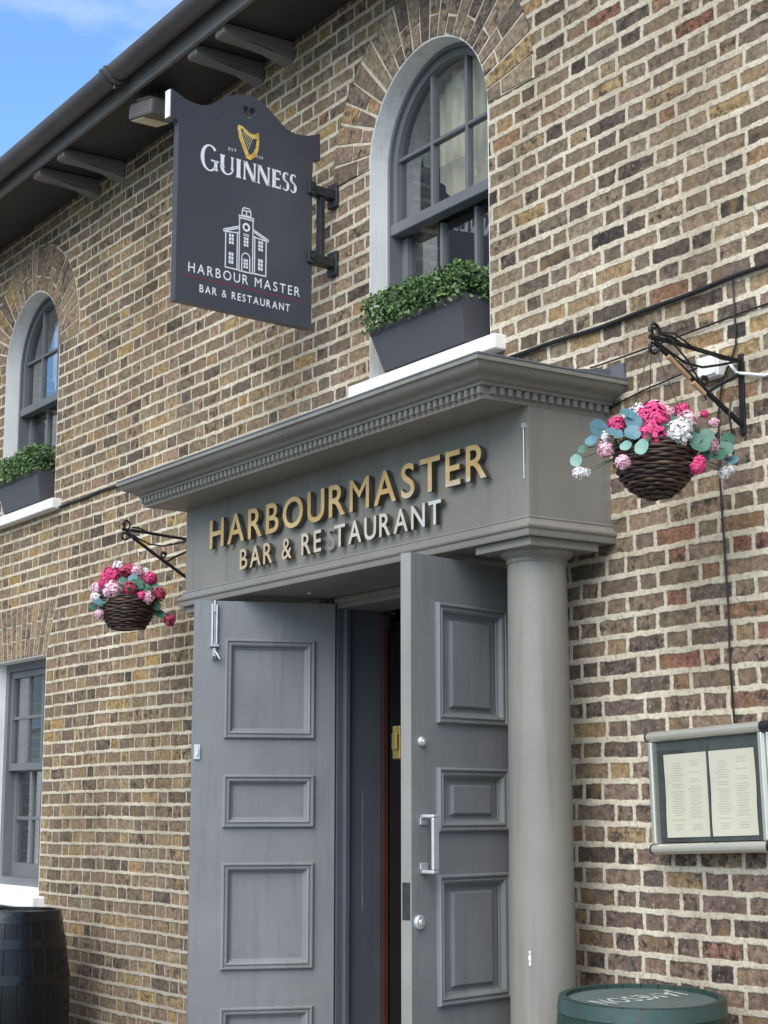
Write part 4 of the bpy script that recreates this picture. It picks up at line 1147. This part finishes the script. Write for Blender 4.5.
# ------------------------------------------------------------------ cables and box
def cable(pts, r, m, label, name='cable'):
    bm = B(); tube(bm, pts, r, 6); tag(obj(name, bm, m, None, True), label, 'cable')
def wav(x0, x1, z0, z1, y, amp, n=40, sd=1):
    rnd = random.Random(sd); a, b = rnd.uniform(0, 6), rnd.uniform(0, 6)
    return [(x0 + (x1 - x0) * k / n, y, z0 + (z1 - z0) * k / n + amp * (math.sin(a + k * .33) + .5 * math.sin(b + k * .9))) for k in range(n + 1)]
cable(wav(-4.865, 2.9, 3.238, 3.285, -.011, .004, 120, 3), .008, M['cable'], 'thick black cable running along the brick right of the upper window')
cable(wav(-8.98, -6.86, 3.292, 3.292, -.008, .003, 40, 5), .0075, M['steel'], 'thin grey cable from the upper left sill to the cornice')
cable([(-4.30, -.06, 3.085), (-4.29, -.02, 3.10), (-4.0, -.009, 3.112), (-3.6, -.009, 3.127), (-3.0, -.009, 3.135), (-1, -.009, 3.15), (2.9, -.009, 3.16)], .0035, M['cable'], 'thin black wire sloping to the cornice above the right basket')
cable([(-4.33, -.008, 2.935), (-4.1, -.008, 2.97), (-3.88, -.008, 2.99), (-3.70, -.008, 3.0)], .0032, M['cable'], 'fine dark wire behind the flowers of the right basket')
cable([(-3.671, -.010, 3.25), (-3.669, -.009, 3.14), (-3.668, -.009, 3.03), (-3.69, -.010, 2.985), (-3.73, -.010, 2.93), (-3.755, -.009, 2.82), (-3.757, -.009, 2.61), (-3.748, -.009, 2.4), (-3.740, -.009, 2.2), (-3.742, -.009, 2.05), (-3.728, -.012, 1.84)], .0033, M['cable'], 'black wire dropping down the brick to the menu case')
cable([(-3.70, -.02, 2.985), (-3.66, -.016, 2.935), (-3.55, -.010, 2.905), (-3.0, -.010, 2.90), (2.9, -.010, 2.92)], .0055, M['wcable'], 'white cable leading right from the junction box')
jb = thing('junction_box', 'small white junction box on the wall behind the right bracket', 'junction box', (-3.765, 0, 2.975))
bm = B(); box(bm, -.045, .045, -.040, -.0005, -.036, .036, .005); obj('body', bm, M['wcable'], jb)
bm = B(); box(bm, -.039, .039, -.046, -.0405, -.030, .030, .003)
for a, b in ((-1, -1), (1, -1), (1, 1), (-1, 1)): tube(bm, [(a * .032, -.046, b * .023), (a * .032, -.048, b * .023)], .003, 8)
obj('lid', bm, M['wcable'], jb)

# ------------------------------------------------------------------ menu case
mc = thing('menu_case', 'cream metal glazed menu case mounted on brick, tilted slightly', 'menu case', (-3.80, 0, 1.655))
mc.rotation_euler = (0, R(-2.0), 0)
W2, H2 = .236, .174
bm = B(); box(bm, -W2 + .008, W2 - .008, -.052, -.012, -H2 + .02, H2 - .02); obj('back_panel', bm, M['caseback'], mc)
def rail(z, nm):
    bm = B(); n = 14
    pr = [(-.012, -.0165), (-.012, .0165)] + [(-.060 + -.018 * math.sin(a), .0165 * math.cos(a)) for a in [math.pi * k / n for k in range(n + 1)]]
    t = B(); prism(t, pr, 'x', -W2 - .012, W2 + .002); recalc(t); merge(bm, t, Matrix.Translation((0, 0, z)))
    o = obj(nm, bm, M['caserail'], mc, angle=30)
    bm = B()
    for xa, xb in ((-W2 - .018, -W2 - .0122), (W2 + .0022, W2 + .040)):
        bm = B(); t = B(); prism(t, [(p[0] * 1.02, p[1] * 1.04) for p in pr], 'x', xa, xb); recalc(t); merge(bm, t, Matrix.Translation((0, 0, z)))
        obj('end_cap', bm, M['black'], o, angle=30)
rail(H2, 'top_rail'); rail(-H2, 'bottom_rail')
for s_ in (-1, 1):
    bm = B(); box(bm, s_ * W2 - .009, s_ * W2 + .009, -.076, -.012, -H2 + .0168, H2 - .0168, .004); obj('side_rail', bm, M['caserail'], mc)
bm = B(); box(bm, -.0025, .0025, -.060, -.0525, -H2 + .03, H2 - .034); obj('divider', bm, M['caseback'], mc)
bm = B(); bm.faces.new([bm.verts.new((a, -.070, b)) for a, b in ((-W2 + .010, -H2 + .018), (W2 - .010, -H2 + .018), (W2 - .010, H2 - .018), (-W2 + .010, H2 - .018))]); obj('glazing', bm, M['menuglass'], mc)
bm = B(); box(bm, W2 + .012, W2 + .034, -.06, -.012, -H2 + .0168, H2 - .0168); obj('side_trim', bm, M['alum'], mc)
bm = B(); n_ = 1
for xa, lab in ((-.099, 'cream menu page on the left in the glazed case'), (.099, 'cream menu page on the right in the glazed case')):
    bm = B(); w, h = .094, .128
    rows = []
    for k in range(7):
        z = -h + 2 * h * k / 6
        rows.append([bm.verts.new((x, .0015 * math.sin(k * 1.3 + x * 30), z)) for x in (-w, -w * .4, w * .4, w)])
    for a, b in zip(rows, rows[1:]):
        for k in range(3): bm.faces.new((a[k], a[k + 1], b[k + 1], b[k]))
    o = tag(obj('menu_page', bm, M['page'], None, True), lab, 'menu', 'menu pages in the case')
    o.rotation_euler = mc.rotation_euler
    o.location = mc.matrix_basis @ Vector((xa, -.0555, -.012))

# ------------------------------------------------------------------ barrels
def barrel(loc, label, h, rh, rb, ms, mh, ml, hoops, rot=0.):
    t = thing('barrel', label, 'barrel', loc, rot, 'wooden barrels standing by the wall')
    f = lambda z: rb - (rb - rh) * ((2 * z / h - 1) ** 2)
    bm = B(); n = 14
    prof = [(f(h * k / n), h * k / n) for k in range(n + 1)] + [(rh - .018, h), (rh - .020, h - .028)]
    lathe(bm, prof, (0, 0, 0), 78); obj('staves', bm, ms, t, angle=50)
    bm = B(); lathe(bm, [(rh - .0185, h - .012), (rh * .6, h - .0115), (0, h - .011)], (0, 0, 0), 48)
    lid = obj('lid', bm, ml, t)
    for z0, z1 in hoops:
        bm = B(); k_ = 4
        lathe(bm, [(f(z0) - .001, z0)] + [(f(z0 + (z1 - z0) * k / k_) + .0035, z0 + (z1 - z0) * k / k_) for k in range(k_ + 1)] + [(f(z1) - .001, z1)], (0, 0, 0), 60)
        hp = obj('hoop', recalc(bm), mh, t, angle=30)
    return t, lid, f
hh = .975
t, lid, f = barrel((-8.375, -.44, .12), 'black painted wooden barrel below the lower left window', hh, .245, .305, M['blackbarrel'], M['blackhoop'], M['blackbarrel'],
                   [(.0, .055), (.13, .175), (.30, .345), (hh - .345, hh - .30), (hh - .175, hh - .13), (hh - .055, hh - .003)])
hh = .94
t, lid, f = barrel((-3.885, -.278, .12), 'dark green wooden barrel with white lettering on its lid', hh, .238, .270, M['greenbarrel'], M['greenhoop'], M['greenlid'],
                   [(.0, .05), (.12, .165), (.30, .34), (hh - .34, hh - .30), (hh - .145, hh - .105), (hh - .042, hh - .002)])
t.rotation_euler = Matrix.Rotation(R(2.8), 3, Vector((0, 0, 1)).cross(Vector((.8295, -.5586, 0)))).to_euler()
t.location = (-3.878, -.290, .122)
# lettering painted on the lid, read from the wall side
bm = B(); bl = Vector((-3.678, -.575, 0)); br = Vector((-3.85, -.150, 0))
Lw = .335; ex = Vector((0, -1, 0)); ey = Vector((1, 0, 0))
for ch, me in layout('JAMESON', Lw, .080, .14, .33, .012):
    tt = bmesh.new(); tt.from_mesh(me); bpy.data.meshes.remove(me)
    st = Vector((-.060, Lw / 2 + .012, 0))
    Mx = Matrix(((ex.x, ey.x, 0, st.x), (ex.y, ey.y, 0, st.y), (0, 0, 1, hh - .0098), (0, 0, 0, 1)))
    merge(bm, tt, Mx)
obj('lid_lettering', bm, flat('worn_white_paint', (.40, .43, .41), .6, var=.45, scale=40), lid)

# ------------------------------------------------------------------ buildings across the street (seen as reflections in the panes)
def terrace(name, label, x0, x1, y, h, col, rows, cols, trim):
    t = thing(name, label, 'building')
    zs = [(1.0 + r * (h - 1.4) / rows + .5, 1.0 + r * (h - 1.4) / rows + .5 + (h - 1.4) / rows * .56) for r in range(rows)]
    cw = (x1 - x0) / cols
    holes = [[(x0 + (c + .3) * cw, a), (x0 + (c + .7) * cw, a), (x0 + (c + .7) * cw, b), (x0 + (c + .3) * cw, b)] for a, b in zs for c in range(cols)]
    bm = B(); holed_plate(bm, [(x0, .0), (x1, .0), (x1, h), (x0, h)], holes, y, y - .3)
    box(bm, x0, x1, y - 8, y - 7.7, 0, h); box(bm, x0, x0 + .3, y - 7.69, y - .31, 0, h); box(bm, x1 - .3, x1, y - 7.69, y - .31, 0, h)
    obj('wall', bm, paint(name + '_render', col, .8, .08, .3), t)
    if name == 'cream_terrace':
        for k in range(7):
            bm = B(); box(bm, x0 + .1 + .28 * k, x0 + .22 + .28 * k, y + .001, y + .14, 3.81, h - .3, .02); obj('pilaster', bm, bpy.data.materials[name + '_render'], t)
    bm = B(); box(bm, x0 - .1, x1 + .1, y - 8.1, y + .35, h + .001, h + .4); box(bm, x0 - .05, x1 + .05, y + .001, y + .12, 3.6, 3.8); obj('cornice', bm, trim, t)
    for a, b in zs:
        bm = B()
        for c in range(cols):
            p, q = x0 + (c + .3) * cw, x0 + (c + .7) * cw
            m_ = (p + q) / 2
            box(bm, p, p + .08, y - .2, y - .12, a, b); box(bm, q - .08, q, y - .2, y - .12, a, b); box(bm, p + .081, q - .081, y - .2, y - .12, (a + b) / 2 - .04, (a + b) / 2 + .04); box(bm, m_ - .03, m_ + .03, y - .19, y - .13, a, (a + b) / 2 - .041)
        fr = obj('window_frame', bm, M['white'], t)
        bm = B()
        for c in range(cols):
            p, q = x0 + (c + .3) * cw, x0 + (c + .7) * cw
            bm.faces.new([bm.verts.new((u, y - .22, v)) for u, v in ((p - .02, a - .02), (q + .02, a - .02), (q + .02, b + .02), (p - .02, b + .02))])
        obj('window_panes', bm, M['farglass'], fr)
    bm = B(); box(bm, (x0 + x1) / 2 - .6, (x0 + x1) / 2 + .6, y + .002, y + .06, .121, 2.4, .01); obj('door', bm, M['darkframe'], t)
M['farglass'] = flat('far_dark_glass', (.03, .055, .06), .08, 0., .3, 3)
terrace('cream_terrace', 'cream rendered building across the street reflected in the window above the doorway', -24.3, -12.0, -13.2, 15.5, (.90, .80, .58), 4, 2, M['white'])
terrace('teal_block', 'darker glazed block across the street reflected in the left panes', -31.0, -24.6, -13.4, 17.0, (.035, .075, .075), 5, 5, M['fascia'])
terrace('stone_terrace', 'pale stone building farther along reflected in the upper left window', -52.0, -31.5, -13.2, 11.5, (.80, .72, .56), 3, 8, M['white'])

# ------------------------------------------------------------------ sky, sun, camera
SUN_EL, SUN_AZ = 46., 152.       # azimuth from +y towards +x: a broad soft light from high over the street
w = bpy.data.worlds.new('World'); SC.world = w; w.use_nodes = True
nt = w.node_tree; bg = nt.nodes['Background']
sky = nt.nodes.new('ShaderNodeTexSky'); sky.sky_type = 'NISHITA'; sky.sun_disc = False
sky.sun_elevation = R(SUN_EL); sky.sun_rotation = R(SUN_AZ); sky.air_density = 1.0; sky.dust_density = .6; sky.ozone_density = 1.6
tc = nt.nodes.new('ShaderNodeTexCoord'); mp = nt.nodes.new('ShaderNodeMapping'); mp.inputs['Scale'].default_value = (1.0, 1.0, 2.6); mp.inputs['Location'].default_value = (.1, .55, .35)
nt.links.new(tc.outputs['Generated'], mp.inputs[0])
nz = nt.nodes.new('ShaderNodeTexNoise'); nz.inputs['Scale'].default_value = 3.4; nz.inputs['Detail'].default_value = 8; nz.inputs['Roughness'].default_value = .56
nt.links.new(mp.outputs[0], nz.inputs['Vector'])
rp = nt.nodes.new('ShaderNodeMapRange'); rp.inputs[1].default_value = .48; rp.inputs[2].default_value = .74; rp.inputs[4].default_value = .8
nt.links.new(nz.outputs[0], rp.inputs[0])
mx = nt.nodes.new('ShaderNodeMix'); mx.data_type = 'RGBA'; mx.inputs[7].default_value = (8.6, 8.6, 8.7, 1)
nt.links.new(rp.outputs[0], mx.inputs[0]); gn = nt.nodes.new('ShaderNodeMix'); gn.data_type = 'RGBA'; gn.blend_type = 'MULTIPLY'; gn.inputs[0].default_value = 1.; gn.inputs[7].default_value = (1.25, 1.62, 1.90, 1)
nt.links.new(sky.outputs[0], gn.inputs[6]); nt.links.new(gn.outputs[2], mx.inputs[6]); nt.links.new(mx.outputs[2], bg.inputs[0])
bg.inputs[1].default_value = .15
su = bpy.data.lights.new('sun', 'SUN'); su.energy = 4.7; su.angle = R(58); su.color = (1, .925, .83)
so = bpy.data.objects.new('sun', su); COL.objects.link(so)
sd = Vector((math.sin(R(SUN_AZ)) * math.cos(R(SUN_EL)), math.cos(R(SUN_AZ)) * math.cos(R(SUN_EL)), math.sin(R(SUN_EL))))
so.rotation_euler = sd.to_track_quat('Z', 'Y').to_euler(); so.location = (0, 0, 20)

cam = bpy.data.cameras.new('camera'); co = bpy.data.objects.new('camera', cam); COL.objects.link(co)
cam.sensor_fit = 'VERTICAL'; cam.sensor_height = 24.; cam.lens = 39.914; cam.clip_end = 1000; cam.clip_start = .05
pt, hd = R(9.860), R(33.9565)
fwd = Vector((-math.cos(hd) * math.cos(pt), math.sin(hd) * math.cos(pt), math.sin(pt)))
co.location = (0, -3.8078, 1.6); co.rotation_euler = fwd.to_track_quat('-Z', 'Y').to_euler()
SC.camera = co
SC.view_settings.view_transform = 'Standard'
try: SC.view_settings.look = 'None'
except Exception: pass
SC.view_settings.exposure = 0
